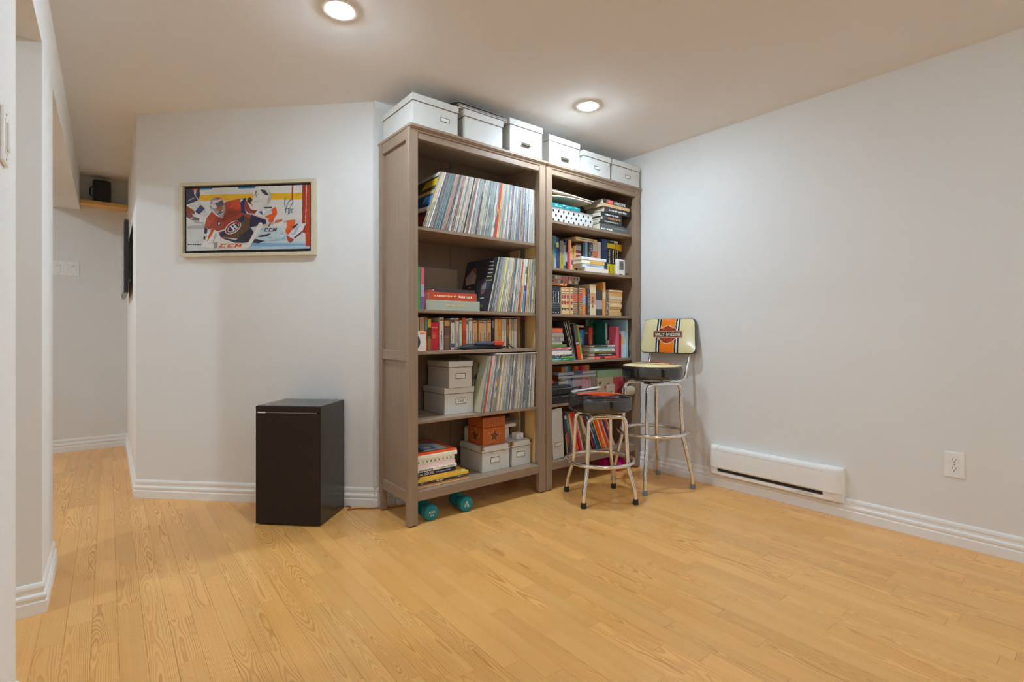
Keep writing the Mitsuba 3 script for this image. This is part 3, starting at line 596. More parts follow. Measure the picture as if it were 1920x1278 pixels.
    ([(0.884,0.336),(0.92,0.361),(0.889,0.241),(0.867,0.215)],(176,182,190)),
    ([(0.389,0.123),(0.526,0.355),(0.564,0.244),(0.511,0.122),(0.426,0.101)],(52,46,60)),
    ([(0.552,0.177),(0.64,0.135),(0.595,0.1),(0.537,0.11)],(60,54,74)),
    ([(0.586,0.216),(0.694,0.257),(0.663,0.204),(0.593,0.194)],(74,62,62)),
    ([(0.323,0.195),(0.404,0.157),(0.381,0.11),(0.315,0.161)],(60,58,80)),
    ([(0.159,0.169),(0.168,0.292),(0.214,0.355),(0.245,0.315),(0.274,0.259),(0.294,0.148),(0.257,0.041),(0.209,0.021),(0.146,0.062),(0.116,0.058)],(222,220,214)),
    ([(0.182,0.233),(0.208,0.342),(0.232,0.346),(0.212,0.246),(0.172,0.138)],(206,84,48)),
    ([(0.151,0.375),(0.176,0.346),(0.168,0.264),(0.147,0.279)],(60,54,66)),
    ([(0.145,0.238),(0.16,0.223),(0.155,0.169),(0.14,0.183)],(80,70,70)),
    ([(0.243,0.288),(0.257,0.246),(0.226,0.138),(0.24,0.096),(0.214,0.125)],(180,176,172)),
    ([(0.225,0.124),(0.263,0.136),(0.254,0.041),(0.231,0.028)],(150,144,138)),
    ([(0.255,0.116),(0.288,0.192),(0.404,0.116),(0.507,0.108),(0.594,0.417),(0.611,0.432),(0.625,0.41),(0.621,0.358),(0.523,0.056),(0.492,0.007),(0.284,0.023)],(222,217,207)),
    ([(0.404,0.113),(0.507,0.105),(0.492,0.084),(0.389,0.095)],(190,184,176)),
    ([(0.798,0.72),(0.798,0.719),(0.802,0.651),(0.802,0.651),(0.808,0.569),(0.809,0.566),(0.811,0.565),(0.813,0.567),(0.814,0.571),(0.808,0.652),(0.804,0.72),(0.806,0.8),(0.806,0.804),(0.804,0.806),(0.801,0.805),(0.8,0.801)],(78,98,128)),
    ([(0.842,0.769),(0.84,0.768),(0.818,0.708),(0.817,0.706),(0.813,0.638),(0.813,0.634),(0.815,0.632),(0.817,0.633),(0.818,0.637),(0.823,0.703),(0.845,0.76),(0.866,0.776),(0.868,0.778),(0.868,0.783),(0.866,0.786),(0.864,0.786)],(78,98,128)),
    ([(0.863,0.73),(0.846,0.672),(0.846,0.668),(0.847,0.665),(0.849,0.664),(0.851,0.667),(0.869,0.727),(0.869,0.729),(0.868,0.781),(0.867,0.785),(0.865,0.786),(0.863,0.784),(0.862,0.78)],(78,98,128)),
    ([(0.83,0.631),(0.826,0.543),(0.826,0.539),(0.828,0.537),(0.83,0.538),(0.831,0.542),(0.837,0.639),(0.836,0.642),(0.835,0.644),(0.833,0.644),(0.811,0.629),(0.809,0.627),(0.809,0.622),(0.81,0.619),(0.813,0.619)],(78,98,128)),
    ([(0.837,0.549),(0.837,0.545),(0.839,0.543),(0.841,0.544),(0.842,0.548),(0.848,0.649),(0.847,0.653),(0.845,0.655),(0.843,0.653),(0.842,0.65)],(78,98,128)),
    ([(0.867,0.622),(0.869,0.625),(0.869,0.629),(0.868,0.632),(0.866,0.633),(0.851,0.627),(0.849,0.625),(0.849,0.621),(0.85,0.617),(0.852,0.617)],(78,98,128)),
    ([(0.857,0.566),(0.858,0.563),(0.86,0.562),(0.862,0.564),(0.862,0.568),(0.858,0.609),(0.857,0.613),(0.854,0.613),(0.853,0.611),(0.852,0.607)],(78,98,128)),
    ([(0.011,0.112),(0.024,0.115),(0.026,0.095),(0.013,0.093)],(62,54,48)),
    ([(0.031,0.111),(0.044,0.114),(0.045,0.094),(0.032,0.092)],(62,54,48)),
    ([(0.051,0.111),(0.063,0.113),(0.065,0.093),(0.052,0.091)],(62,54,48)),
    ([(0.07,0.11),(0.083,0.112),(0.084,0.092),(0.071,0.09)],(62,54,48)),
    ([(0.09,0.109),(0.102,0.111),(0.104,0.092),(0.091,0.089)],(62,54,48)),
    ([(0.109,0.108),(0.122,0.11),(0.123,0.091),(0.11,0.088)],(62,54,48)),
    ([(0.288,0.103),(0.334,0.101),(0.33,0.088),(0.298,0.089),(0.29,0.06),(0.322,0.058),(0.318,0.045),(0.272,0.047)],(214,84,44)),
    ([(0.352,0.101),(0.398,0.098),(0.394,0.085),(0.362,0.086),(0.354,0.057),(0.385,0.055),(0.381,0.042),(0.335,0.044)],(214,84,44)),
    ([(0.392,0.041),(0.408,0.098),(0.426,0.097),(0.429,0.071),(0.447,0.096),(0.461,0.095),(0.445,0.039),(0.432,0.039),(0.441,0.068),(0.426,0.048),(0.419,0.049),(0.414,0.069),(0.406,0.041)],(214,84,44)),
    ([(0.646,0.341),(0.671,0.339),(0.669,0.326),(0.652,0.327),(0.646,0.297),(0.664,0.296),(0.661,0.283),(0.636,0.284)],(92,52,44)),
    ([(0.681,0.339),(0.706,0.337),(0.704,0.324),(0.686,0.325),(0.681,0.295),(0.699,0.295),(0.696,0.281),(0.671,0.282)],(92,52,44)),
    ([(0.702,0.281),(0.712,0.337),(0.722,0.337),(0.723,0.311),(0.733,0.336),(0.741,0.336),(0.731,0.279),(0.724,0.28),(0.729,0.308),(0.721,0.288),(0.717,0.288),(0.715,0.309),(0.71,0.28)],(92,52,44)),
]

# ------------------------------------------------------------------ bookcases
def bookcase(ox, oy, shelves, label, posts):
    t = thing('bookcase', label, 'bookcase', 'grey brown bookcases')
    o = lambda x0, x1, y0, y1, z0, z1, b=.0015: bx(ox + x0, ox + x1, oy + y0, oy + y1, z0, z1, b)
    for x0, x1 in ((0, .05), (.85, .90)):
        part(t, 'leg', o(x0, x1, 0, .036, .006, 1.954, .002), 'case_z')
    for x0, x1 in ((0, .028), (.872, .90)):                        # rear legs, cut back at the foot for the baseboard
        P = [(.308, .006), (.330, .006), (.346, .12), (.346, 1.954), (.308, 1.954)]
        m = prism(P, 0, x1 - x0); m = xf(m, frame((ox + x0, oy, 0), (0, 1, 0), (0, 0, 1), (1, 0, 0)))
        part(t, 'leg', m, 'case_z')
    for lg, (x0, x1) in enumerate(((0, .05), (.85, .90))):
        part(t, 'foot_pad', o(x0 + .01, x1 - .01, .008, .028, 0, .006, 0), 'rubber_black')
    part(t, 'top_board', o(-.0008, .9012, -.013, .360, 1.954, 1.9695, .002), 'case_x')
    m = prism([(-.009, 1.954), (-.009, 1.951), (-.003, 1.946), (0, 1.938), (.004, 1.938), (.004, 1.954)], 0, .89)
    part(t, 'cornice', xf(m, frame((ox + .005, oy, 0), (0, 1, 0), (0, 0, 1), (1, 0, 0))), 'case_x')
    part(t, 'top_rail', o(.05, .85, .004, .030, 1.905, 1.954), 'case_x')
    part(t, 'bottom_rail', o(.05, .85, .004, .030, .119, .166), 'case_x')
    part(t, 'shelf', o(.0245, .8755, .030, .3495, .149, .1665, .001), 'case_x')
    for z in shelves:
        part(t, 'shelf', o(.0245, .8755, .034, .3495, z - .017, z - .0005, .0012), 'case_x')
    for s, (xa, xb, ra, rb) in enumerate(((.016, .024, .003, .030), (.876, .884, .870, .897))):
        part(t, 'side_panel', o(xa, xb, .036, .308, .16, 1.91, 0), 'case_z')
        for z0, z1 in ((1.900, 1.954), (.811, .860), (.119, .170)):
            part(t, 'side_rail', o(ra, rb, .036, .308, z0, z1, .001), 'case_y')
    part(t, 'back_panel', o(.026, .4485, .350, .356, .13, 1.954, 0), 'case_back')
    part(t, 'back_panel', o(.4515, .874, .350, .356, .13, 1.954, 0), 'case_back')
    if posts:
        part(t, 'inner_post', o(.8625, .8745, .056, .150, .167, 1.465, .001), 'pine_raw', 'unstained pine upright inside the bookcase')
        part(t, 'inner_post', o(.8625, .8745, .207, .300, .167, 1.465, .001), 'pine_raw', 'unstained pine upright inside the bookcase')
    return t
SA, SB = [1.482, 1.068, .857, .510], [1.640, 1.350, 1.066, .772, .509]
OXB = .903
bookcase(0, 0, SA, 'tall grey brown bookcase full of records beside the black speaker', True)
bookcase(OXB, 0, SB, 'tall grey brown bookcase full of books beside the right wall', False)

# ------------------------------------------------------------------ books and records
K = 1.36
def front(w, h, spec, cm, rgb):
    """printing on a spine: a runs over the width (0..w), b over the height (0..h); quads a hair in front of y = 0"""
    e = -.00035
    def q(a0, a1, b0, b1, c, e=e):
        cm.quad((a0, e, b0), (a1, e, b0), (a1, e, b1), (a0, e, b1), c, K)
    if isinstance(spec, list):
        for b0, b1, c in spec: q(0, w, b0 * h, b1 * h, c)

def rows_of_marks(cm, a0, a1, b0, b1, c, n, r, e=-.0007, upright=False):
    """a line of unreadable small print: n dashes of uneven length between a0 and a1"""
    x = a0; step = (a1 - a0) / n
    for i in range(n):
        l = step * r.uniform(.45, .85); lo = b0 + (b1 - b0) * r.uniform(0, .25); hi = b1 - (b1 - b0) * r.uniform(0, .25)
        if upright: cm.quad((lo, e, x), (hi, e, x), (hi, e, x + l), (lo, e, x + l), c, K)
        else: cm.quad((x, e, lo), (x + l, e, lo), (x + l, e, hi), (x, e, hi), c, K)
        x += step

def lettering(cm, s, h, a, b, c, e=-.0009, bold=True, width=None, vert=False):
    m = meshkit.text_mesh(s, h, .0002, bold)
    v = np.asarray(m.vertices).copy()
    v[:, 0] -= v[:, 0].min()
    if width: v[:, 0] *= width / v[:, 0].max()
    if vert: v = np.c_[-v[:, 1], v[:, 0], v[:, 2]]
    m.vertices = np.c_[v[:, 0] + a, e - v[:, 2], v[:, 1] + b]
    cm.mesh(m, c, K)

def book_parts(t, w, h, d, rgb, M, spec=None, seed=0, cover_inset=.0015, upright=True, extra=None, parent_print='spine_print'):
    """a book in its own frame: spine on y = 0 facing -y, width w along x, height h along z, depth d along y"""
    r = random.Random(seed)
    bt = min(.0018, w * .18)
    cv = CM()
    for m in (bx(0, w, 0, bt, 0, h, .0004), bx(0, bt, bt, d, 0, h), bx(w - bt, w, bt, d, 0, h)): cv.mesh(m, rgb, K)
    cv.part(t, 'cover', M=M)
    pg = bx(bt, w - bt, bt, d - cover_inset, cover_inset, h - cover_inset)
    pg.apply_transform(M); part(t, 'page_block', pg, 'pages')
    cm = CM(); c_d, c_w = (66, 60, 58), (225, 222, 212)
    dark = sum(rgb) < 330
    ink = c_w if dark else c_d
    specs = spec if isinstance(spec, (list, tuple)) else [spec]
    if isinstance(spec, list): front(w, h, spec, cm, rgb)
    for s in ([spec] if isinstance(spec, str) else []) + ([extra] if extra else []):
        if s == 'mark': rows_of_marks(cm, h * .22, h * .6, w * .35, w * .62, ink, 9, r, upright=True)
        elif s == 'whitemark': rows_of_marks(cm, h * .4, h * .82, w * .3, w * .68, (225, 222, 215), 8, r, upright=True); rows_of_marks(cm, h * .06, h * .3, w * .3, w * .6, (110, 95, 30), 4, r, upright=True)
        elif s == 'ency':
            rows_of_marks(cm, h * .42, h * .84, w * .35, w * .65, (205, 205, 190), 8, r, upright=True)
            for b in (.22, .29, .36, .39): front(w, h, [(b, b + .014, (120, 130, 125))], cm, rgb)
            rows_of_marks(cm, h * .04, h * .1, w * .35, w * .65, (225, 220, 215), 1, r, upright=True)
        elif s == 'orn':
            for b, c in ((.95, (175, 90, 60)), (.83, (120, 95, 60)), (.74, (80, 60, 50)), (.42, (60, 50, 45)), (.2, (70, 60, 50))): front(w, h, [(b, b + .02, c)], cm, rgb)
            for b, c in ((.58, (150, 70, 75)), (.36, (160, 65, 65))):
                cm.quad((w * .15, -.0008, h * b), (w * .85, -.0008, h * b), (w * .85, -.0008, h * (b + .13)), (w * .15, -.0008, h * (b + .13)), c, K)
            cm.quad((w * .3, -.0008, h * .15), (w * .8, -.0008, h * .15), (w * .8, -.0008, h * .23), (w * .3, -.0008, h * .23), (70, 68, 50), K)
        elif s == 'gilt':
            front(w, h, [(.5, .78, (180, 70, 55))], cm, rgb)
            for b in np.arange(.06, .98, .07): front(w, h, [(b, b + .018, (190, 165, 120))], cm, rgb)
        elif s == 'speck':
            for _ in range(34):
                a, b = r.uniform(.05, .8) * w, r.uniform(.03, .94) * h; l = r.uniform(.1, .3) * w; m_ = r.uniform(.01, .05) * h
                cm.quad((a, -.0008, b), (min(a + l, w), -.0008, b), (min(a + l, w), -.0008, b + m_), (a, -.0008, b + m_), r.choice([(205, 200, 195), (160, 150, 145), (60, 50, 50), (185, 165, 130)]), K)
        elif s == 'dictionary':
            lettering(cm, 'LAROUSSE', .0062, w * .06, h * .80, (235, 190, 170), width=w * .8)
            for b, l in ((.62, .62), (.56, .56), (.51, .5), (.47, .54), (.43, .46)): rows_of_marks(cm, w * .14, w * (.14 + l), h * b, h * (b + .022), (225, 165, 140), 4, r)
            front(w, h, [(.03, .035, (150, 60, 60))], cm, rgb)
        elif s == 'blueart':
            for a, b, l, m_, c in ((.42, .55, .3, .18, (215, 160, 160)), (.45, .5, .2, .08, (235, 225, 220)), (.3, .2, .14, .3, (120, 140, 200)), (.65, .35, .12, .1, (150, 210, 225)), (.2, .62, .1, .1, (160, 205, 225)), (.5, .78, .12, .06, (200, 220, 230))):
                cm.quad((w * a, -.0008, h * b), (w * (a + l), -.0008, h * b), (w * (a + l * .8), -.0008, h * (b + m_)), (w * (a + .02), -.0008, h * (b + m_)), c, K)
    if cm.n: cm.part(t, parent_print, M=M)

def up_frame(x, y, z, lean=0.0):
    """lean > 0 tips the top towards +x about the bottom edge"""
    c, s = math.cos(lean), math.sin(lean)
    return frame((x, y, z), (c, 0, -s), (0, 1, 0), (s, 0, c))

def flat_book(t, x0, x1, z0, z1, d, rgb, y, spec=None, seed=0, turn=0.0):
    """a book lying flat, spine facing -y"""
    L, w = x1 - x0, z1 - z0
    M = frame((x0, y, z1), (0, 0, -1), (0, 1, 0), (1, 0, 0))          # its width runs down, its height along +x
    if turn: M = rot(turn, (0, 0, 1), ((x0 + x1) / 2, y, z0)) @ M
    book_parts(t, w, L, d, rgb, M, spec if isinstance(spec, list) else None, seed)
    if isinstance(spec, str):
        cm = CM(); r = random.Random(seed + 5); R = frame((x0, y, z0), (1, 0, 0), (0, 1, 0), (0, 0, 1))
        if turn: R = rot(turn, (0, 0, 1), ((x0 + x1) / 2, y, z0)) @ R
        q = lambda a0, a1, b0, b1, c: cm.quad((a0 * L, -.0006, b0 * w), (a1 * L, -.0006, b0 * w), (a1 * L, -.0006, b1 * w), (a0 * L, -.0006, b1 * w), c, K)
        if spec == 'doors': lettering(cm, 'Les', w * .45, L * .06, w * .24, (225, 222, 220), width=L * .10); lettering(cm, 'DOORS', w * .52, L * .19, w * .22, (225, 222, 220), width=L * .25); rows_of_marks(cm, L * .48, L * .86, w * .3, w * .65, (140, 150, 200), 12, r)
        elif spec == 'morrison': lettering(cm, 'MORRISON', w * .5, L * .05, w * .2, (60, 52, 48), width=L * .34); rows_of_marks(cm, L * .6, L * .93, w * .3, w * .62, (110, 100, 95), 12, r)
        elif spec == 'letters':
            for i, c in enumerate([(70, 110, 90), (90, 100, 80), (70, 140, 90), (60, 60, 60), (60, 120, 130), (170, 90, 140), (80, 110, 100), (90, 100, 110), (70, 90, 110)]): q(.05 + i * .105, .08 + i * .105, .3, .66, c)
        elif spec == 'title1': rows_of_marks(cm, L * .36, L * .70, w * .36, w * .66, (190, 165, 125), 13, r)
        elif spec == 'title2': rows_of_marks(cm, L * .08, L * .56, w * .38, w * .68, (225, 170, 130), 15, r); rows_of_marks(cm, L * .6, L * .9, w * .34, w * .7, (235, 205, 180), 8, r)
        elif spec == 'title': rows_of_marks(cm, L * .18, L * .85, w * .3, w * .7, (205, 205, 200) if sum(rgb) < 330 else (110, 120, 150), 13, r)
        elif spec == 'dots': rows_of_marks(cm, L * .05, L * .45, w * .1, w * .4, (225, 235, 215), 6, r); rows_of_marks(cm, L * .4, L * .95, w * .45, w * .7, (120, 128, 128), 12, r)
        elif spec == 'orange': rows_of_marks(cm, L * .3, L * .93, w * .2, w * .85, (210, 135, 75), 8, r)
        elif spec == 'apoc': q(.16, .37, .12, .92, (215, 80, 65)); rows_of_marks(cm, L * .2, L * .34, w * .4, w * .7, (235, 170, 150), 4, r); q(.12, .15, .1, .9, (120, 110, 100)); lettering(cm, 'APOCALYPSE', w * .55, L * .40, w * .2, (228, 222, 210), width=L * .44)
        elif spec == 'orangehalf': q(.35, .98, .06, .7, (235, 165, 60)); rows_of_marks(cm, L * .4, L * .95, w * .25, w * .5, (200, 120, 40), 10, r)
        elif spec == 'orn2':
            for i in range(9): q(.02 + i * .107, .09 + i * .107, .12, .88, r.choice([(190, 70, 65), (200, 185, 150), (80, 80, 75), (165, 160, 140), (110, 60, 60)]))
        elif spec == 'whitetitle': rows_of_marks(cm, L * .04, L * .5, w * .25, w * .8, (225, 230, 225), 8, r); rows_of_marks(cm, L * .55, L * .8, w * .3, w * .6, (185, 200, 190), 6, r)
        elif spec == 'yellowhalf': q(.5, .98, .1, .9, (190, 205, 110)); q(.28, .4, .1, .9, (110, 160, 215))
        elif spec == 'pinkwhite': q(.02, .98, .02, .35, (225, 170, 185)); q(.36, .55, .4, .75, (235, 190, 200)); q(.92, .98, .3, .8, (240, 220, 225))
        elif spec == 'speckflat':
            q(0, .13, 0, 1, (225, 115, 75))
            for _ in range(16): a = r.uniform(.18, .9); q(a, a + .05, r.uniform(.1, .4), r.uniform(.5, .9), r.choice([(110, 105, 125), (190, 185, 180), (130, 130, 135)]))
        elif spec == 'redwhite': q(.25, .42, .02, .98, (55, 50, 48)); rows_of_marks(cm, L * .27, L * .4, w * .45, w * .6, (190, 170, 150), 3, r); rows_of_marks(cm, L * .03, L * .23, w * .2, w * .75, (240, 150, 140), 4, r); rows_of_marks(cm, L * .46, L * .95, w * .25, w * .8, (240, 150, 140), 9, r)
        elif spec == 'whiteend': q(.62, .98, .1, .9, (225, 228, 222)); q(.3, .6, .55, .8, (170, 175, 180))
        if cm.n: cm.part(t, 'spine_print', M=R)

def shade_name(c):
    r, g, b = c; v = max(c); d = v - min(c)
    if d < 26: return 'white' if v > 205 else 'pale grey' if v > 165 else 'grey' if v > 105 else 'black'
    if r >= g >= b: n = 'cream' if (v > 185 and d < 60) else 'tan' if d < 90 else 'ochre'
    elif r >= b: n = 'pink'
    elif b >= r and b >= g: n = 'blue' if d < 60 else 'deep blue'
    else: n = 'green grey'
    return n

# ---- records: each sleeve a thin square slab, spine forward
def sleeve(group, label, x, y, z, t_, lean, rgb, bands, art=None, h=.315, d=.311):
    t = thing('record_sleeve', label, 'record', group)
    M = up_frame(x, y, z + t_ * max(0, math.sin(lean)) + .0004, lean)
    cm = CM(); b = 0
    m = bx(0, t_, 0.0006, d, 0, h); cm.mesh(m, [c * .9 for c in rgb], K)
    zz = 0.0
    for f, c in bands:
        cm.quad((0, 0, zz * h), (t_, 0, zz * h), (t_, 0, f * h), (0, 0, f * h), c, K); zz = f
    if art: art(cm, d, h)
    cm.quad((0, .0006, h + .0002), (t_, .0006, h + .0002), (t_, d, h + .0002), (0, d, h + .0002), (200, 195, 184), K)
    o = cm.out(M); scene[t] = mikit.ply(o['mesh'], 'print_paper', color=o['color'])
PALE = [(186, 186, 178), (172, 170, 162), (190, 182, 165), (166, 172, 174), (180, 168, 162), (152, 155, 152), (188, 176, 152), (140, 150, 150), (172, 163, 166), (196, 192, 182)]
MID = [(124, 134, 136), (118, 120, 118), (144, 126, 118), (104, 124, 128), (150, 136, 114), (114, 108, 114), (152, 118, 114), (104, 112, 128), (134, 140, 118), (92, 94, 96)]
VIV = [(180, 148, 96), (160, 96, 92), (86, 118, 146), (84, 100, 92), (176, 124, 130), (190, 170, 104)]
def spine_bands(r, base):
    n = r.choice((3, 4, 6, 8, 10, 12)); cuts = sorted(r.uniform(.08, .95) for _ in range(n - 1)) + [1.0]; out = []
    for c in cuts:
        j = r.uniform(.84, 1.08); col = [min(235, v * j) for v in base] if r.random() < .80 else [(v + u) / 2 for v, u in zip(base, r.choice(PALE + MID))]
        out.append((c, tuple(col)))
    return out
def left_face(polys):
    def art(cm, d, h):
        for P, c in polys: cm.mesh(trimesh.Trimesh(*[np.c_[np.full(len(m.vertices), -.0003), m.vertices[:, 0] * d, m.vertices[:, 1] * h] if i == 0 else m.faces for i in (0, 1)], process=False) if (m := poly2(P)[0]) else None, c, K)
    return art
def record_row(n, b0, b1, t0, t1, z, y, seed, group, where, special, first_art, first_col, weights=(.62, .28, .10)):
    r = random.Random(seed); w = np.array([r.uniform(.7, 1.5) for _ in range(n)]); e = np.r_[0, np.cumsum(w)] / w.sum()
    for i in range(n):
        xb, xb2 = b0 + (b1 - b0) * e[i], b0 + (b1 - b0) * e[i + 1]
        xt, xt2 = t0 + (t1 - t0) * e[i], t0 + (t1 - t0) * e[i + 1]
        lean = math.asin(max(0, min(.6, (xt - xb) / .315)))
        th = min(xb2 - xb, xt2 - xt) * math.cos(lean) * .90
        base = r.choices((r.choice(PALE), r.choice(MID), r.choice(VIV)), weights)[0]
        bands = spine_bands(r, base); nm = shade_name(base)
        for f, (col, nn, bb) in special.items():
            if e[i] <= f < e[i + 1]: base, nm, bands = col, nn, bb or [(1, col)]
        if i == 0: base = first_col; nm = 'outermost'
        sleeve(group, f"{nm} record sleeve, {ordinal(i + 1)} from the left in {where}" if i else f"record sleeve showing its front cover at the left end of {where}", xb, y + r.uniform(0, .0012), z, th, lean, base, bands, first_art if i == 0 else None)
art1 = left_face([([(0, 0), (1, 0), (1, .35), (0, .30)], (70, 34, 34)), ([(0, .05), (.8, .03), (.6, .18), (.1, .22)], (150, 44, 34)), ([(0, .28), (1, .33), (1, .42), (0, .36)], (206, 196, 176)), ([(0, .36), (1, .42), (1, .62), (0, .60)], (40, 62, 104)),
    ([(0, .42), (.3, .44), (.25, .58), (0, .56)], (80, 150, 200)), ([(0, .60), (1, .62), (1, .68), (0, .67)], (176, 150, 96)), ([(0, .67), (1, .68), (1, .93), (0, .93)], (70, 58, 38)), ([(0, .76), (.5, .74), (.4, .88), (0, .90)], (196, 164, 40)), ([(0, .93), (1, .93), (1, 1), (0, 1)], (176, 184, 176))])
record_row(78, .092, .8545, .198, .8605, 1.482, .0366, 11, 'records on the top shelf', "the left bookcase's top shelf", {.60: ((206, 62, 52), 'bright red', [(.42, (206, 62, 52)), (.52, (214, 120, 52)), (1, (206, 62, 52))]), .165: ((190, 120, 120), 'rose', None), .325: ((52, 66, 66), 'dark green', None), .87: ((90, 98, 122), 'slate blue', None)}, art1, (70, 60, 50))
art2 = left_face([([(0, 0), (1, 0), (1, 1), (0, 1)], (52, 52, 56)), ([(.1, .40), (.42, .36), (.52, .44), (.48, .56), (.30, .64), (.10, .56)], (74, 78, 96)), ([(.20, .42), (.36, .41), (.36, .54), (.22, .54)], (170, 160, 160)), ([(.22, .33), (.34, .33), (.34, .41), (.22, .41)], (160, 96, 90)), ([(.2, .24), (.32, .24), (.32, .26), (.2, .26)], (220, 220, 218)),
    ([(.18, .07), (.42, .08), (.42, .13), (.18, .12)], (110, 104, 60)), ([(.58, .55), (.9, .52), (.95, .68), (.78, .82), (.6, .72)], (176, 156, 136)), ([(.62, .74), (.76, .74), (.76, .86), (.62, .84)], (150, 84, 56)), ([(.70, .46), (.78, .46), (.78, .48), (.7, .48)], (220, 220, 218))]
    + [([(.06 + k_ * .01, .56 + .07 * k_), (.24, .57 + .07 * k_), (.25, .59 + .07 * k_), (.06 + k_ * .01, .585 + .07 * k_)], (196, 192, 110) if k_ < 2 else (180, 186, 176)) for k_ in range(6)])
record_row(30, .498, .846, .573, .8605, 1.068, .0366, 12, 'records on the second shelf', "the left bookcase's second shelf", {.24: ((196, 196, 112), 'lime yellow', None), .66: ((206, 140, 70), 'orange', [(.5, (210, 140, 62)), (1, (214, 190, 160))]), .76: ((96, 150, 205), 'sky blue', [(.40, (84, 140, 205)), (.5, (70, 76, 130)), (.72, (190, 208, 180)), (.86, (110, 120, 90)), (1, (180, 214, 232))])}, art2, (52, 52, 56), (.66, .22, .12))
art4 = left_face([([(0, 0), (1, 0), (1, 1), (0, 1)], (176, 168, 140)), ([(0, 0), (.35, 0), (.2, 1), (0, 1)], (176, 190, 180)), ([(.3, .05), (.9, .05), (.9, .35), (.4, .32)], (110, 122, 122)), ([(.36, .36), (.8, .36), (.8, .84), (.42, .84)], (126, 120, 98)), ([(.30, .36), (.40, .36), (.34, .86), (.24, .86)], (58, 52, 50)), ([(.24, .84), (.9, .90), (.9, .96), (.26, .91)], (58, 52, 50)), ([(.30, .52), (.36, .52), (.35, .56), (.29, .56)], (190, 186, 176)), ([(.29, .66), (.35, .66), (.34, .70), (.28, .70)], (190, 186, 176))])
record_row(38, .449, .836, .508, .852, .510, .0366, 14, 'records on the fourth shelf', "the left bookcase's fourth shelf", {.05: ((176, 70, 60), 'red', None), .30: ((206, 186, 140), 'wide cream', None), .7: ((206, 182, 130), 'cream ochre', None), .22: ((196, 190, 182), 'letter-striped', [(.1, (140, 120, 110)), (.25, (150, 140, 100)), (.36, (190, 180, 160)), (.44, (110, 96, 120)), (.52, (206, 170, 60)), (.62, (200, 90, 60)), (.75, (120, 116, 110)), (1, (196, 188, 160))])}, art4, (176, 186, 176), (.56, .34, .10))
# white sleeves lying on top of the leaning records
for i, (x0, x1, y0, z0, z1, c, lab) in enumerate(((.545, .868, .000, .8235, .8265, (214, 212, 206), 'white record sleeve lying flat on the leaning records, lower of two'), (.555, .880, -.012, .8285, .8330, (226, 225, 220), 'white record sleeve lying flat on the leaning records, upper of two'))):
    t = thing('flat_record_sleeve', lab, 'record', 'sleeves lying on the records')
    o = CM().mesh(bx(x0, min(x1, .8485), y0 + .036, y0 + .345 - (i == 0) * .012, z0, z1, .0005), c, 1).out()
    scene[t] = mikit.ply(o['mesh'], 'print_paper', color=o['color'])

# ---- left bookcase, second shelf
t = thing('green_book', 'tall green and pink children’s book upright at the left end of the second shelf'.replace('’s', ''), 'book')
book_parts(t, .028, .215, .20, (70, 140, 78), up_frame(.062, .05, 1.068), [(0, .22, (60, 150, 80))], 3)
t = thing('pink_book', 'narrow pink and violet book beside the green book on the second shelf', 'book')
book_parts(t, .020, .212, .19, (205, 90, 120), up_frame(.092, .05, 1.068), [(0, .3, (110, 90, 150)), (.3, .6, (170, 160, 190))], 4)
for i, (n, c, x0, x1, z0, z1, d, *ex) in enumerate(LEFT_FLAT2):
    t = thing('flat_book', f"{n} lying {('at the bottom', 'in the middle', 'on top')[i]} of the second shelf's low stack", 'book', 'books lying on the second shelf')
    flat_book(t, x0, x1, z0, z1, d, c, .05, ex[0] if ex else None, i)
t = thing('cardboard_sheet', 'light brown sheet of board leaning against the back of the second shelf', 'board')
o = CM().mesh(xf(bx(.17, .485, 0, .004, 0, .255, .0005), frame((0, .322, 1.069), (1, 0, 0), (0, 1, 0), (0, .02, 1))), (150, 128, 104), 1).out(); scene[t] = mikit.ply(o['mesh'], 'print_paper', color=o['color'])
# ---- third shelf
for i, (n, c, x0, x1, z0, z1, d, *ex) in enumerate(LEFT_PAPERBACKS):
    t = thing('paperback', f"{n} {'dictionary' if 'dictionary' in ex else 'paperback'}, {ordinal(i + 1)} from the left in the left bookcase's paperback row", 'book', 'paperbacks on the third shelf')
    sp = next((e for e in ex if isinstance(e, list)), None); xt = next((e for e in ex if isinstance(e, str)), None)
    book_parts(t, x1 - x0 - .0008, z1 - z0, d, c, up_frame(x0, .105, z0), sp, i, .0006, extra=xt)
for nm, lab, x0, x1, z0, z1, d, c in (('black_book', 'black book lying across the tops of the tan paperbacks', .463, .608, 1.0185, 1.031, .12, (34, 28, 34)), ('purple_book', 'thin purple book lying across the tops of the white and brown paperbacks', .615, .835, 1.033, 1.042, .13, (92, 46, 66))):
    t = thing(nm, lab, 'book'); flat_book(t, x0, x1, z0, z1, d, c, .115, 'title', 5)
t = thing('gift_box', 'white box with a black disc and an orange sticker before the paperbacks', 'box')
part(t, 'body', bx(.052, .112, .034, .098, .857, .957, .001), 'plastic_white')
cm = CM()
disc = Polygon([(-.002 + .030 * math.cos(a), .046 + .036 * math.sin(a) * (1 + .05 * math.sin(9 * a))) for a in np.linspace(0, 2 * math.pi, 40)]).intersection(sbox(.0005, .0005, .06, .1))
for m in poly2(disc): cm.mesh(xf(m, frame((.052, .0336, .857), (1, 0, 0), (0, 0, 1), (0, -1, 0))), (54, 50, 56))
for m in poly2(sbox(.026, .086, .055, .096)): cm.mesh(xf(m, frame((.052, .0336, .857), (1, 0, 0), (0, 0, 1), (0, -1, 0))), (226, 140, 78))
cm.part(t, 'print')
t = thing('black_pouch', 'black fabric pouch with a red patch lying before the paperbacks', 'pouch')
s = np.linspace(0, 1, 22)
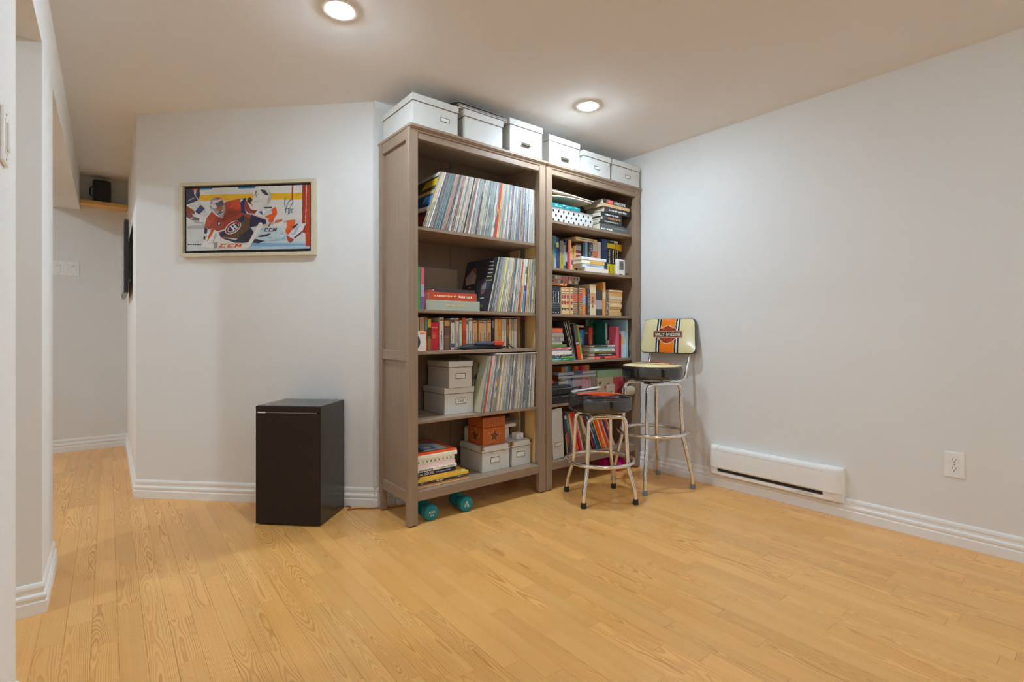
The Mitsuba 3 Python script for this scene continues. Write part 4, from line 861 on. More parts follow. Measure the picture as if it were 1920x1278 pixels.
def blob(x0, x1, yc, zc, ry, rz, seed, n=16):
    V, F = [], []
    for i, u in enumerate(s):
        k = max(.05, (1 - abs(2 * u - 1) ** 3.5)); w_ = meshkit.noise(np.array([[u * 6, seed, 0.]]))[0] * .5 + .75
        for j in range(n):
            a = 2 * math.pi * j / n; zz = rz * k * w_ * math.sin(a)
            V.append((x0 + (x1 - x0) * u, yc + ry * (.5 + .5 * k) * math.cos(a), max(zc + zz, zc - rz * .62)))
    for i in range(len(s) - 1):
        for j in range(n): F += [(i * n + j, (i + 1) * n + j, (i + 1) * n + (j + 1) % n), (i * n + j, (i + 1) * n + (j + 1) % n, i * n + (j + 1) % n)]
    F += [(0, j, j + 1) for j in range(1, n - 1)] + [((len(s) - 1) * n, (len(s) - 1) * n + j + 1, (len(s) - 1) * n + j) for j in range(1, n - 1)]
    m = trimesh.Trimesh(V, F, process=False); trimesh.repair.fix_normals(m); return m
part(t, 'bag', blob(.325, .655, .070, .8695, .026, .020, 3), 'black_soft', smooth=40)
mat('red_cloth', (206, 66, 36), 0.7); mat('dark_blue_cloth', (46, 54, 78), 0.6)
part(t, 'flap', blob(.42, .60, .058, .888, .022, .013, 5), 'dark_blue_cloth', smooth=40)
part(t, 'patch', bx(.545, .612, .030, .062, .880, .902, .004), 'red_cloth')
part(t, 'cord_end', tube(fillet([(.648, .058, .868), (.662, .052, .886), (.668, .05, .872), (.69, .042, .8605)], .006), .0028, 8), 'black_soft', smooth=40)

# ---- lidded storage boxes
def storage_box(label, x0, x1, y0, y1, z0, z1, group, lid=.034, holder='plain', hx=.5, hz=.42, caps='none', text=None, m='box_white', hw=.052, turn=0.0, hh=.022):
    t = thing('storage_box', label, 'box', group)
    R = rot(turn, (0, 0, 1), (x0, y0, z0)) if turn else np.eye(4)
    P = lambda n, me, mm, **k: part(t, n, xf(me, R), mm, **k)
    i = .0035
    body = P('body', bx(x0 + i, x1 - i, y0 + i, y1 - i, z0, z1 - .004, .0012), m)
    l = P('lid', cat(bx(x0, x1, y0, y1, z1 - .003, z1, .0012), bx(x0, x1, y0, y0 + .0025, z1 - lid, z1 - .002, .0006), bx(x0, x1, y1 - .0025, y1, z1 - lid, z1 - .002, .0006), bx(x0, x0 + .0025, y0, y1, z1 - lid, z1 - .002, .0006), bx(x1 - .0025, x1, y0, y1, z1 - lid, z1 - .002, .0006)), m)
    e_ = .0028
    part(l, 'board_edge', xf(cat(bx(x0 + .0004, x1 - .0004, y0 - .0002, y0 + .0024, z1 - lid - e_, z1 - lid, 0), bx(x0 - .0002, x0 + .0024, y0 + .0025, y1 - .0004, z1 - lid - e_, z1 - lid, 0)), R), 'board_edge')
    seam = P('corner_seam', cat(*[bx(xx, xx + .012, y0 + i - .0006, y0 + i + .001, z0 + .002, z1 - lid - .002, 0) for xx in (x0 + i,)]), m)
    if holder:
        cx, cz = x0 + (x1 - x0) * hx, z0 + (z1 - lid - z0) * hz + (.0)
        a, b, f = hw / 2, hh / 2, .0026; y = y0 + i
        h = P('label_holder', cat(bx(cx - a, cx + a, y - .002, y, cz - b, cz - b + f, .0004), bx(cx - a, cx + a, y - .002, y, cz + b - f, cz + b, .0004), bx(cx - a, cx - a + f, y - .002, y, cz - b, cz + b, .0004), bx(cx + a - f, cx + a, y - .002, y, cz - b, cz + b, .0004)), 'pewter')
        part(h, 'label_card', xf(bx(cx - a + .001, cx + a - .001, y - .0010, y - .0004, cz - b + .001, cz + b - .001), R), 'label_card')
        if text:
            cm = CM(); lettering(cm, text, hh * .42, cx - a * .62, cz - b * .38, (52, 46, 44), e=y - .0012, width=a * 1.24); o = cm.out(R); part(h, 'lettering', o['mesh'], 'print_paper', color=o['color'])
        if holder == 'pull':
            pr_ = prism([(0, 0), (0, -.010), (-.004, -.016), (-.015, -.019), (-.0165, -.0175), (-.006, -.010), (-.002, 0)], 0, hw * 1.06)
            part(h, 'pull', xf(xf(pr_, frame((cx - hw * .53, y, cz - b + .010), (0, 1, 0), (0, 0, 1), (1, 0, 0))), R), 'pewter')
    if caps != 'none':
        for xx, sg in ((x0, 1), (x1, -1)):
            a0, a1 = (xx - .0012, xx + .013) if sg > 0 else (xx - .013, xx + .0012)
            part(l, 'corner_cap', xf(cat(bx(a0, a1, y0 - .0012, y0 + .001, z1 - .020, z1 + .0012, .0004), bx(xx - .0012 if sg > 0 else xx - .001, xx + .001 if sg > 0 else xx + .0012, y0 - .0012, y0 + .013, z1 - .020, z1 + .0012, .0004), bx(a0, a1, y0 - .0012, y0 + .012, z1, z1 + .0013, .0003)), R), 'brass_cap' if caps == 'brass' else 'box_matt')
    return t
G = 'white boxes on top of the bookcases'
storage_box('wide white lidded box at the left end on top of the bookcases', .014, .279, -.009, .335, 1.970, 2.120, G, hx=.70, hz=.52, m='box_matt')
storage_box('white lidded box without a label, under the grey folder on the bookcase', .316, .572, -.009, .30, 1.970, 2.122, G, holder=None, m='box_matt')
storage_box('glossy tall white box with a metal pull, third from the left on top', .618, .868, -.009, .30, 1.970, 2.158, G, holder='pull', hx=.48, hz=.55, hw=.058, hh=.05)
storage_box('glossy tall white box with a metal pull, above the right bookcase', .921, 1.190, -.004, .30, 1.970, 2.140, G, holder='pull', hx=.50, hz=.52, hw=.058, hh=.048)
storage_box('low white box with a label frame, second from the right on top', 1.214, 1.480, -.009, .30, 1.970, 2.112, G, hx=.50, hz=.48, m='box_matt')
storage_box('low white box with a label frame, at the right end on top', 1.506, 1.792, -.009, .30, 1.970, 2.114, G, hx=.54, hz=.48, m='box_matt')
t = thing('document_folder', 'grey paper folder stack lying on the second white box on top', 'folder')
cm = CM()
for i, (dx, dz, c) in enumerate(((0, 0, (176, 172, 164)), (.006, .006, (196, 192, 184)), (-.004, .011, (150, 147, 140)))):
    cm.mesh(xf(bx(-.165, .150, -.03, .27, 2.1225 + dz * 1.6, 2.1285 + dz * 1.6, .001), tr(.455 + dx, .03, 0)), c, 1)
part(t, 'folders', *[cm.out()['mesh']], 'print_paper', color=cm.out()['color'])
r_ = np.random.RandomState(4); gx, gy = np.meshgrid(np.linspace(0, 1, 18), np.linspace(0, 1, 12), indexing='ij')
hz = .006 + .014 * np.sin(gy * math.pi) ** .6 * (.5 + .7 * meshkit.noise(np.stack([gx * 5, gy * 3, gx * 0], -1)))
def sheet_mesh(X, Y, Z, th=.002):
    n, m_ = X.shape; V = np.r_[np.c_[X.ravel(), Y.ravel(), Z.ravel()], np.c_[X.ravel(), Y.ravel(), Z.ravel() - th]]; N = n * m_; F = []
    for i in range(n - 1):
        for j in range(m_ - 1):
            a = i * m_ + j; b = a + 1; c = a + m_; d = c + 1; F += [(a, c, d), (a, d, b), (N + a, N + d, N + c), (N + a, N + b, N + d)]
    ring = [i * m_ for i in range(n)] + [(n - 1) * m_ + j for j in range(1, m_)] + [i * m_ + m_ - 1 for i in range(n - 2, -1, -1)] + [j for j in range(m_ - 2, 0, -1)]
    for a, b in zip(ring, ring[1:] + ring[:1]): F += [(a, N + a, N + b), (a, N + b, b)]
    m = trimesh.Trimesh(V, F, process=False); trimesh.repair.fix_normals(m); return m
mat('grey_sleeve', (150, 147, 140), 0.3)
part(t, 'plastic_sleeve', sheet_mesh(.295 + .315 * gx, .006 + .27 * gy, 2.148 + hz * 2.0 * (1 - .35 * gx)), 'grey_sleeve', smooth=40)

# ---- fourth and bottom shelf, left bookcase
storage_box('lower white box lettered CAVE on the fourth shelf', .256, .446, .094, .325, .510, .652, 'white boxes inside the left bookcase', lid=.030, caps='white', text='CAVE', m='box_matt', hx=.56, hz=.62, hw=.066, hh=.031)
storage_box('upper white box with an empty label on the fourth shelf', .276, .427, .080, .312, .6535, .795, 'white boxes inside the left bookcase', lid=.030, caps='white', m='box_matt', hx=.50, hz=.56, hw=.062, hh=.030)
storage_box('white box with brass corners carrying the wooden star box', .484, .684, .071, .300, .167, .309, 'white boxes inside the left bookcase', lid=.030, caps='brass', m='box_matt', hx=.47, hz=.55, hw=.064, hh=.032)
storage_box('white box with brass corners at the right end of the bottom shelf', .697, .846, .071, .300, .167, .311, 'white boxes inside the left bookcase', lid=.030, caps='brass', m='box_matt', hx=.46, hz=.58, hw=.062, hh=.032)
t = thing('wooden_box', 'reddish wooden box with carved stars on the white box', 'box')
X0, X1, Y0, Y1, Z0, Z1 = .505, .664, .091, .243, .3105, .468
part(t, 'body', bx(X0, X1, Y0, Y1, Z0, Z1 - .058, .002), 'star_wood')
l = part(t, 'lid', bx(X0, X1, Y0, Y1, Z1 - .0565, Z1, .002), 'star_wood')
mat('star_dark', (124, 62, 30), 0.5); mat('star_line', (216, 150, 76), 0.5)
for i in range(13): part(l, 'groove', bx(X0 + .010 + i * .0115, X0 + .0118 + i * .0115, Y0 - .0006, Y0 + .001, Z1 - .053, Z1 - .006), 'star_dark')
def star(R, r0, a0=.12): return Polygon([((R if k % 2 == 0 else R * .42) * math.sin(k * math.pi / 5 + a0), (R if k % 2 == 0 else R * .42) * math.cos(k * math.pi / 5 + a0)) for k in range(10)])
S = star(.050, 0); ring_ = S.difference(S.buffer(-.0032)); inner = S.buffer(-.0034)
for fr in (frame(((X0 + X1) / 2, Y0, Z0 + .050), (1, 0, 0), (0, 0, 1), (0, -1, 0)), frame((X0, (Y0 + Y1) / 2, Z0 + .050), (0, -1, 0), (0, 0, 1), (-1, 0, 0))):
    part(t, 'star_field', xf(cat(*[prism(inner, 0, .0007)]), fr), 'star_dark')
    part(t, 'star_outline', xf(cat(*[prism(ring_, 0, .0012)]), fr), 'star_line')
    part(t, 'star_stud', cat(*[xf(trimesh.creation.icosphere(1, .003), fr @ tr(.013 * math.cos(a), .013 * math.sin(a), .001)) for a in np.arange(6) * math.pi / 3]), 'dark_ink')
for nm, lab, a in (('carton', 'small white carton standing behind the wooden star box on the left', (.515, .560, .255, .296, .3105, .39)), ('carton', 'white carton standing behind the wooden star box on the right', (.690, .765, .185, .285, .3125, .378))):
    t = thing(nm, lab, 'box', 'white cartons on the bottom shelf'); x0, x1, y0, y1, z0, z1 = a
    part(t, 'body', bx(x0, x1, y0, y1, z0, z1, .001), 'plastic_white'); part(t, 'flap', xf(bx(0, x1 - x0, 0, .03, 0, .001), frame((x0, y0 + .005, z1 + .001), (1, 0, 0), (0, 1, .15), (0, -.15, 1))), 'box_matt')
t = thing('flat_carton', 'flat white carton lying across the white cartons with a raised flap', 'box')
part(t, 'body', bx(.700, .800, .160, .285, .3815, .401, .001), 'plastic_white'); part(t, 'flap', xf(bx(0, .05, 0, .12, 0, .0012), frame((.800, .163, .401), (.8, 0, .35), (0, 1, 0), (-.35, 0, .8))), 'box_matt')
t = thing('power_adapter', 'small white adapter block standing on the right white box', 'adapter')
part(t, 'body', bx(.762, .815, .105, .155, .3125, .348, .003), 'plastic_white'); part(t, 'socket', bx(.785, .791, .1042, .106, .323, .329), 'dark_slot')
def stack_cover(cm):
    q = lambda P, c, z: [cm.mesh(xf(m, tr(0, 0, z)), c, K) for m in poly2(P)]
    return q
for i, (n, c, x0, x1, z0, z1, d, *ex) in enumerate(LEFT_STACK):
    L = .312 if 'sleeve' in n else (.235 if 'lettering' in n or 'MORR' in n else .225)
    x0 = max(.046, x1 - L); y = .040 + (.004 * (i % 3))
    t = thing('stacked_record' if 'sleeve' in n else 'stacked_book', f"{n}, {ordinal(i + 1)} from the bottom in the bottom stack", 'record' if 'sleeve' in n else 'book', 'flat stack on the bottom shelf')
    d = min(d, .285)
    sp = ex[0] if ex else None
    if 'sleeve' in n:
        cm = CM(); cm.mesh(bx(x0, x1, y, y + d, z0 + .0003, z1 - .0003, .0006), c, K)
        if sp == 'mix':
            r = random.Random(8)
            for k_ in range(14): a = x0 + (x1 - x0) * k_ / 14; cm.quad((a, y - .0004, z0 + .3 * (z1 - z0)), (a + .018, y - .0004, z0 + .3 * (z1 - z0)), (a + .018, y - .0004, z0 + .75 * (z1 - z0)), (a, y - .0004, z0 + .75 * (z1 - z0)), r.choice([(190, 186, 176), (60, 54, 50), (140, 130, 116), (96, 88, 80)]), K)
        if sp == 'cover':
            z = z1 + .0002; w_, dd = x1 - x0, d
            P = lambda pts, c_, e=0: [cm.mesh(xf(m, frame((x0, y, z + e), (1, 0, 0), (0, 1, 0), (0, 0, 1))), c_, K) for m in poly2([(a * w_, b * dd) for a, b in pts])]
            P([(0, .10), (.90, .10), (.90, .90), (0, .90)], (110, 112, 106)); P([(.3, .12), (.88, .12), (.86, .62), (.4, .7)], (176, 190, 190), .0002); P([(.35, .2), (.66, .2), (.7, .5), (.5, .62), (.38, .5)], (96, 128, 160), .0004); P([(.2, .14), (.34, .14), (.5, .42), (.3, .55)], (60, 58, 56), .0003); P([(.46, .3), (.6, .3), (.6, .42), (.48, .44)], (214, 200, 160), .0006)
            P([(.0, .6), (.3, .62), (.3, .88), (0, .88)], (60, 62, 60), .0003)
            cm.quad((x0, y - .0004, z0), (x1, y - .0004, z0), (x1, y - .0004, z0 + .25 * (z1 - z0)), (x0, y - .0004, z0 + .25 * (z1 - z0)), (210, 200, 180), K)
        o = cm.out(); part(t, 'jacket', o['mesh'], 'print_paper', color=o['color'])
    else: flat_book(t, x0, x1, z0 + .0003, z1 - .0003, d, c, y, sp, i)

# ---- right bookcase
def upright_row(rows, y, group, where, kind='book', base='book', dy=.004, gap=.0006, leans=None):
    for i, (n, c, x0, x1, z0, z1, d, *ex) in enumerate(rows):
        t = thing(base, f"{n} {kind}, {ordinal(i + 1)} from the left in {where}", 'book', group)
        sp = next((e for e in ex if isinstance(e, list)), None); xt = next((e for e in ex if isinstance(e, str)), None)
        book_parts(t, max(.004, x1 - x0 - gap), z1 - z0, min(d, .325 - y), c, up_frame(x0, y + dy * (i * 7 % 3), z0 + .0004, leans[i] if leans else 0), sp, i, extra=xt)
def flat_stack(rows, y, group, where, base='flat_book', xmin=.935, dmax=.28, xmax=1.775):
    for i, (n, c, x0, x1, z0, z1, d, *ex) in enumerate(rows):
        t = thing(base, f"{n}, {ordinal(i + 1)} from the bottom in {where}", 'book', group)
        flat_book(t, max(x0, xmin), min(x1, xmax), z0 + .0002, z1 - .0002, min(d, .325 - y, dmax), c, y + .003 * (i * 5 % 3), ex[0] if ex else None, i, 0)
upright_row(R1_BOOKS, .122, 'books on the second shelf, right bookcase', "the right bookcase's second shelf")
flat_stack(R1_STACK, .040, 'paperbacks lying on the second shelf', 'the low pile', base='flat_paperback', dmax=.078)
upright_row(R2_BOOKS, .062, 'books on the third shelf, right bookcase', "the right bookcase's third shelf")
flat_stack(R2_TOP, .064, 'volumes lying on the third shelf row', 'the pile above the navy volumes', base='flat_volume')
flat_stack(R2_STACK, .062, 'old paperbacks stacked on the third shelf', 'the yellowed pile', base='old_paperback')
flat_stack(R3_LSTACK, .052, 'left pile on the fourth shelf', 'the left fourth shelf pile', base='piled_book')
flat_stack(R3_RSTACK, .046, 'middle pile on the fourth shelf', 'the middle fourth shelf pile', base='piled_paperback', dmax=.138)
upright_row(R3_BACK, .245 - .05, 'books at the back of the fourth shelf', "the fourth shelf's back row", base='back_row_book')
upright_row(R3_RIGHT, .066, 'upright books at the right end of the fourth shelf', "the fourth shelf's right end", base='right_end_book')
upright_row(R4_BACK, .155, 'bright books at the back of the fifth shelf', "the bright row behind the clear tub", base='bright_book')
flat_stack(R0_DISCS, .046, 'film boxes on the top shelf', 'the dark pile', base='film_box')
t = thing('flat_book', 'tan hardback lying across the tops of the upright second shelf books', 'book'); zt = max(r[5] for r in R1_BOOKS[10:16]) + .0015; flat_book(t, R1_BOOKS[11][2], R1_BOOKS[16][3], zt, zt + .023, .15, (215, 185, 130), .128, 'title', 3)
t = thing('flat_book', 'black and white book lying on the yellow handbooks', 'book'); zt = max(r[5] for r in R1_BOOKS[19:]) + .0015; flat_book(t, R1_BOOKS[19][2], R1_BOOKS[22][2], zt, zt + .021, .15, (60, 55, 55), .13, 'whiteend', 4)
t = thing('weather_clock', 'small white digital clock on the right second shelf', 'clock')
part(t, 'body', bx(1.610, 1.700, .050, .066, 1.358, 1.460, .003), 'plastic_white'); part(t, 'screen', bx(1.638, 1.684, .0488, .0502, 1.388, 1.447), 'mid_grey' if mat('mid_grey', (110, 112, 104), .3) else ''); part(t, 'stand', cat(bx(1.615, 1.635, .046, .085, 1.350, 1.358, .002), bx(1.675, 1.695, .046, .085, 1.350, 1.358, .002)), 'plastic_white')
part(t, 'readout', cat(bx(1.645, 1.648, .0484, .049, 1.410, 1.432), bx(1.655, 1.667, .0484, .049, 1.428, 1.431), bx(1.655, 1.658, .0484, .049, 1.410, 1.431), bx(1.672, 1.675, .0484, .049, 1.410, 1.432)), 'dark_ink')
# top shelf
t = thing('dotted_box', 'white box with black polka dots on the right top shelf', 'box')
x0, x1, y0, z0, z1 = .985, 1.357, .036, 1.640, 1.724
part(t, 'body', bx(x0 + .002, x1 - .002, y0 + .002, .30, z0, z1 - .006, .001), 'box_matt')
mat('grey_lid', (120, 116, 110), .5)
part(t, 'lid', cat(bx(x0, x1, y0, .302, z1 - .010, z1 - .0065, .0006)), 'box_matt'); part(t, 'lid_top', bx(x0 + .001, x1 - .001, y0 + .001, .301, z1 - .0062, z1, .0006), 'grey_lid')
cm = CM()
for rr, zz in enumerate((z0 + .006, z0 + .034, z0 + .062)):
    for q_ in range(9):
        cx = x0 + .012 + q_ * .0445 + (.0222 if rr % 2 else 0)
        dd = Polygon([(cx + .0072 * math.cos(a), zz + .0085 * math.sin(a)) for a in np.linspace(0, 2 * math.pi, 18)]).intersection(sbox(x0 + .003, z0 + .001, x1 - .003, z1 - .011))
        for m in poly2(dd): cm.mesh(xf(m, frame((0, y0 + .0014, 0), (1, 0, 0), (0, 0, 1), (0, -1, 0))), (52, 50, 52))
cm.part(t, 'dots')
t = thing('folder', 'teal folder lying on the dotted box', 'folder')
cm = CM(); cm.mesh(xf(bx(.99, 1.24, .042, .29, 1.7245, 1.752, .002), tr(0, 0, 0)), (20, 120, 124), 1.2)
r = random.Random(2)
for k_ in range(12):
    a = .995 + r.random() * .2; b = 1.729 + r.random() * .014
    cm.mesh(Polygon and xf(poly2([(0, 0), (.028, .0), (.022, .008), (.006, .007)])[0], frame((a, .0415, b), (1, 0, 0), (0, 0, 1), (0, -1, 0))), r.choice([(120, 190, 190), (180, 200, 196), (60, 150, 156), (16, 96, 104)]), 1.1)
part(t, 'cover', cm.out()['mesh'], 'print_paper', color=cm.out()['color'])
t = thing('paper_bag', 'pale beige envelope lying on the teal folder', 'envelope')
gx2, gy2 = np.meshgrid(np.linspace(0, 1, 16), np.linspace(0, 1, 8), indexing='ij')
mat('beige_paper', (214, 198, 172), .6)
part(t, 'envelope', sheet_mesh(.985 + .37 * gx2, .040 + .25 * gy2 + .012 * gx2, 1.795 + .012 * gx2 + .010 * np.sin(gx2 * 3), .007), 'beige_paper', smooth=40)
t = thing('paper_stack', 'stack of white papers lying above the beige envelope on the top shelf', 'papers')
mat('white_paper', (226, 222, 214), .7)
part(t, 'sheets', cat(sheet_mesh(.975 + .36 * gx2, .052 + .24 * gy2, 1.829 + .004 * np.sin(gx2 * 4) - .004 * gx2, .006), sheet_mesh(.985 + .42 * gx2, .075 + .23 * gy2, 1.846 + .003 * np.sin(gx2 * 5 + 1) - .014 * gx2, .005)), 'white_paper', smooth=40)
# fourth shelf: leaning books
def leaner(label, xb, w, h, lean, c, y, d, z=.772, spec=None, seed=0, extra=None, base='leaning_book', group=None):
    t = thing(base, label, 'book', group); book_parts(t, w, h, d, c, up_frame(xb, y, z, lean), spec, seed, extra=extra)
G4 = 'leaning books on the fourth shelf'
x = 1.236
for lab, w_, hh, ln, c, y_, kw in (('thin black spiral notebook, first of the leaning ones on the fourth shelf', .006, .262, -.35, (60, 60, 62), .10, dict(spec=[(0, 1, (150, 150, 148))])),
        ('thin black spiral notebook, second of the leaning ones on the fourth shelf', .006, .262, -.32, (56, 56, 58), .10, dict(spec=[(0, 1, (165, 165, 160))])),
        ('grey spiral notebook, third of the leaning ones on the fourth shelf', .008, .262, -.25, (110, 108, 104), .10, dict(extra='speck')),
        ('dark book with a red lower spine leaning on the fourth shelf', .028, .238, -.195, (52, 48, 58), .085, dict(spec=[(0, .40, (225, 60, 45)), (.5, .95, (84, 96, 84)), (.42, .48, (190, 170, 190))])),
        ('lime green book leaning beside the red-footed one on the fourth shelf', .016, .232, -.19, (120, 170, 40), .085, dict(spec=[(0, .15, (225, 165, 80)), (.8, .95, (170, 110, 30))])),
        ('pink and purple book leaning behind the low pile on the fourth shelf', .016, .200, -.13, (190, 60, 130), .12, dict(spec=[(0, .9, (130, 40, 140))]))):
    leaner(lab, x, w_, hh, ln, c, y_, .2, .7724, group=G4, **kw); x += w_ / math.cos(ln) + .002
t = thing('pink_tan_book', 'pinkish tan book lying on top of the blue illustrated book', 'book'); flat_book(t, 1.266, 1.425, .985, .999, .13, (205, 165, 150), .185, None, 1)
t = thing('green_hardback', 'large dark green hardback with an engraved landscape, cover facing out', 'book')
gb = (.1, .15)
M = frame((1.5235, .235, .772), (1, 0, 0), (0, 1, 0), (0, 0, 1)); cm = CM(); w_, h_ = .100, .272
part(t, 'page_block', bx(1.5245, 1.6225, .237, .262, .774, 1.042), 'pages')
cm.mesh(bx(0, w_, 0, .0025, 0, h_, .0006), (18, 92, 78), K).mesh(bx(0, w_, .0275, .030, 0, h_, .0006), (18, 92, 78), K)
r = random.Random(9)
for k_ in range(46):
    a, b = r.uniform(.05, .8), r.uniform(.55, .93); s_ = r.uniform(.03, .1)
    cm.quad((a * w_, -.0005, b * h_), ((a + s_) * w_, -.0005, b * h_), ((a + s_ * .7) * w_, -.0005, (b + s_ * .4) * h_), (a * w_, -.0005, (b + s_ * .5) * h_), r.choice([(90, 96, 60), (120, 110, 70), (60, 90, 50), (150, 140, 110), (84, 70, 50), (170, 160, 130)]), .9)
for b in (.47, .40, .33, .26): cm.quad((.04 * w_, -.0005, b * h_), (.9 * w_, -.0005, b * h_), (.9 * w_, -.0005, (b + .006) * h_), (.04 * w_, -.0005, (b + .006) * h_), (50, 130, 112), 1)
cm.part(t, 'cover', M=M)
leaner('dark green and white lettered spine beside the green hardback on the fourth shelf', 1.580, .026, .252, 0, (30, 100, 92), .13, .09, spec=[(.55, .95, (120, 160, 160))], extra='whitemark', base='lettered_book')
leaner('black book between the lettered green spine and the pink book', 1.607, .013, .25, 0, (40, 32, 36), .13, .19, spec=[(.2, .5, (205, 200, 190))], base='narrow_black_book')
t = thing('blue_folder', 'blue illustrated folder standing behind the dark red book', 'folder')
cm = CM(); cm.mesh(bx(1.650, 1.760, .285, .300, .772, 1.045, .001), (96, 140, 170), 1.1)
for P, c in (([(0, .2), (.11, .2), (.11, .27), (0, .25)], (60, 90, 116)), ([(0, .12), (.11, .1), (.11, .16), (.02, .19)], (70, 120, 160))):
    for m in poly2(P): cm.mesh(xf(m, frame((1.650, .2845, .772), (1, 0, 0), (0, 0, 1), (0, -1, 0))), c, 1)
part(t, 'cover', cm.out()['mesh'], 'print_paper', color=cm.out()['color'])
# fifth shelf
t = thing('storage_tub', 'clear plastic tub with a blue latch full of pink cards', 'plastic tub')
x0, x1, y0, y1, z0, z1 = 1.087, 1.430, .085, .140, .509, .702
y1 = .148
part(t, 'tub', cat(bx(x0, x1, y0, y0 + .002, z0 + .002, z1 - .02), bx(x0, x0 + .002, y0 + .002, y1, z0 + .002, z1 - .02), bx(x1 - .002, x1, y0 + .002, y1, z0 + .002, z1 - .02)), 'clear_tub')
mat('milky', (176, 182, 192), .25)
part(t, 'rim', cat(bx(x0 - .004, x1 + .004, y0 - .004, y0 + .004, z1 - .045, z1 - .030, .002), bx(x0 - .002, x1 + .002, y0 - .002, y1, z1 - .026, z1 - .0085, .003)), 'milky'); mat('latch_blue', (44, 92, 150), .3)
part(t, 'latch', bx(1.222, 1.300, y0 - .008, y0 - .002, z1 - .020, z1 - .006, .002), 'latch_blue')
cm = CM(); r = random.Random(5)
x = x0 + .012
for k_ in range(26):
    w_ = .0115; c = (206, 200, 178) if k_ < 7 else r.choice([(206, 130, 150), (214, 150, 165), (190, 110, 135), (170, 160, 180), (200, 120, 140)]) if k_ > 11 else (160, 165, 185)
    cm.mesh(bx(x, x + w_ * .9, y0 + .012, y1 - .004, z0 + .003, z1 - .060 - r.random() * .006), c, 1); x += w_
part(t, 'cards', cm.out()['mesh'], 'print_paper', color=cm.out()['color'])
def rounded(x0, x1, y0, y1, z0, z1, r):
    c = [trimesh.creation.icosphere(2, r) for _ in range(1)][0]; P = []
    for a in (x0 + r, x1 - r):
        for b in (y0 + r, y1 - r):
            for d_ in (z0 + r, z1 - r): P.append(c.vertices + (a, b, d_))
    return trimesh.convex.convex_hull(np.vstack(P))
t = thing('video_recorder', 'black recorder lying at the left end of the fifth shelf', 'recorder')
part(t, 'body', bx(.960, 1.150, .040, .084, .509, .562, .004), 'black_plastic'); part(t, 'front_band', bx(.972, 1.138, .0385, .0405, .530, .548, .0006), 'black_soft'); part(t, 'groove', bx(.972, 1.138, .0390, .0402, .551, .553), 'grey_metal')
t = thing('camera_bag', 'black soft case on top of the recorder on the fifth shelf', 'bag')
part(t, 'body', rounded(.955, 1.155, .036, .083, .5625, .622, .012), 'black_soft', smooth=50); part(t, 'zip', bx(.965, 1.145, .0350, .0365, .600, .603), 'grey_metal'); part(t, 'strap', tube(fillet([(1.15, .05, .585), (1.19, .045, .60), (1.235, .042, .597)], .02), .006, 8), 'black_soft', smooth=40); part(t, 'strap_buckle', bx(1.226, 1.252, .036, .050, .588, .606, .003), 'black_plastic')
t = thing('red_pouch', 'small red fabric pouch on the black case', 'pouch'); part(t, 'bag', xf(blob(.955, 1.02, .066, .640, .014, .020, 2), rot(.3, (0, 1, 0), (.99, .066, .64)) @ tr(0, 0, .006)), 'red_cloth', smooth=40)
t = thing('grey_tray', 'flat pale grey plastic tray on the fifth shelf', 'tray'); mat('pale_grey_plastic', (172, 180, 178), .3)
part(t, 'tray', cat(bx(1.175, 1.430, .036, .080, .509, .560, .003), bx(1.17, 1.435, .034, .082, .5605, .566, .002)), 'pale_grey_plastic')
part(t, 'sheet', sheet_mesh(1.17 + .27 * gx2, .036 + .045 * gy2, .572 + .016 * gx2 + .002 * np.sin(6 * gx2), .003), 'white_paper', smooth=40)
t = thing('floral_box', 'pink and green floral keepsake box with a white tag on the fifth shelf', 'box')
x0, x1, y0, y1, z0, z1 = 1.462, 1.735, .095, .300, .509, .690
part(t, 'body', bx(x0 + .002, x1 - .002, y0 + .002, y1, z0, z1 - .006, .001), 'cream_board' if mat('cream_board', (205, 196, 170), .5) else ''); part(t, 'lid', bx(x0, x1, y0, y1 + .002, z1 - .050, z1, .0015), 'green_board' if mat('green_board', (150, 184, 150), .5) else '')
cm = CM(); r = random.Random(6); F_ = frame((x0, y0 + .0012, z0), (1, 0, 0), (0, 0, 1), (0, -1, 0))
def flower(cx, cz, R, c):
    P = Polygon([(cx + R * (1 + .25 * math.cos(5 * a)) * math.cos(a), cz + R * (1 + .25 * math.cos(5 * a)) * math.sin(a)) for a in np.linspace(0, 2 * math.pi, 26)])
    for m in poly2(P.intersection(sbox(.004, .002, x1 - x0 - .004, .128))): cm.mesh(xf(m, F_), c, 1)
for m in poly2(sbox(.165, .002, .279, .128)): cm.mesh(xf(m, F_ @ tr(0, 0, -.0003)), (206, 90, 104), 1)
for cx, cz, R in ((.20, .10, .016), (.24, .08, .018), (.26, .11, .012), (.19, .05, .02), (.23, .03, .016), (.26, .055, .014), (.115, .075, .016), (.082, .062, .010), (.145, .06, .008)): flower(cx, cz, R, r.choice([(190, 56, 80), (222, 120, 130), (214, 84, 100)]))
for m in poly2([(.0, .118), (.018, .095), (.03, .1), (.045, .112), (.034, .088), (.026, .080), (.016, .09)]): cm.mesh(xf(m, F_), (84, 48, 40), 1)
cm.part(t, 'print')
tg = part(t, 'tag', bx(1.555, 1.640, .0925, .0945, .512, .590, .0008), 'plastic_white')
cm = CM(); lettering(cm, 'J', .014, 1.575, .530, (50, 46, 50), e=.0920); lettering(cm, '31', .011, 1.592, .531, (60, 60, 64), e=.0920); o = cm.out(); part(tg, 'lettering', o['mesh'], 'print_paper', color=o['color'])
t = thing('paper_roll', 'short roll of pink flowered paper at the right end of the fifth shelf', 'paper roll')
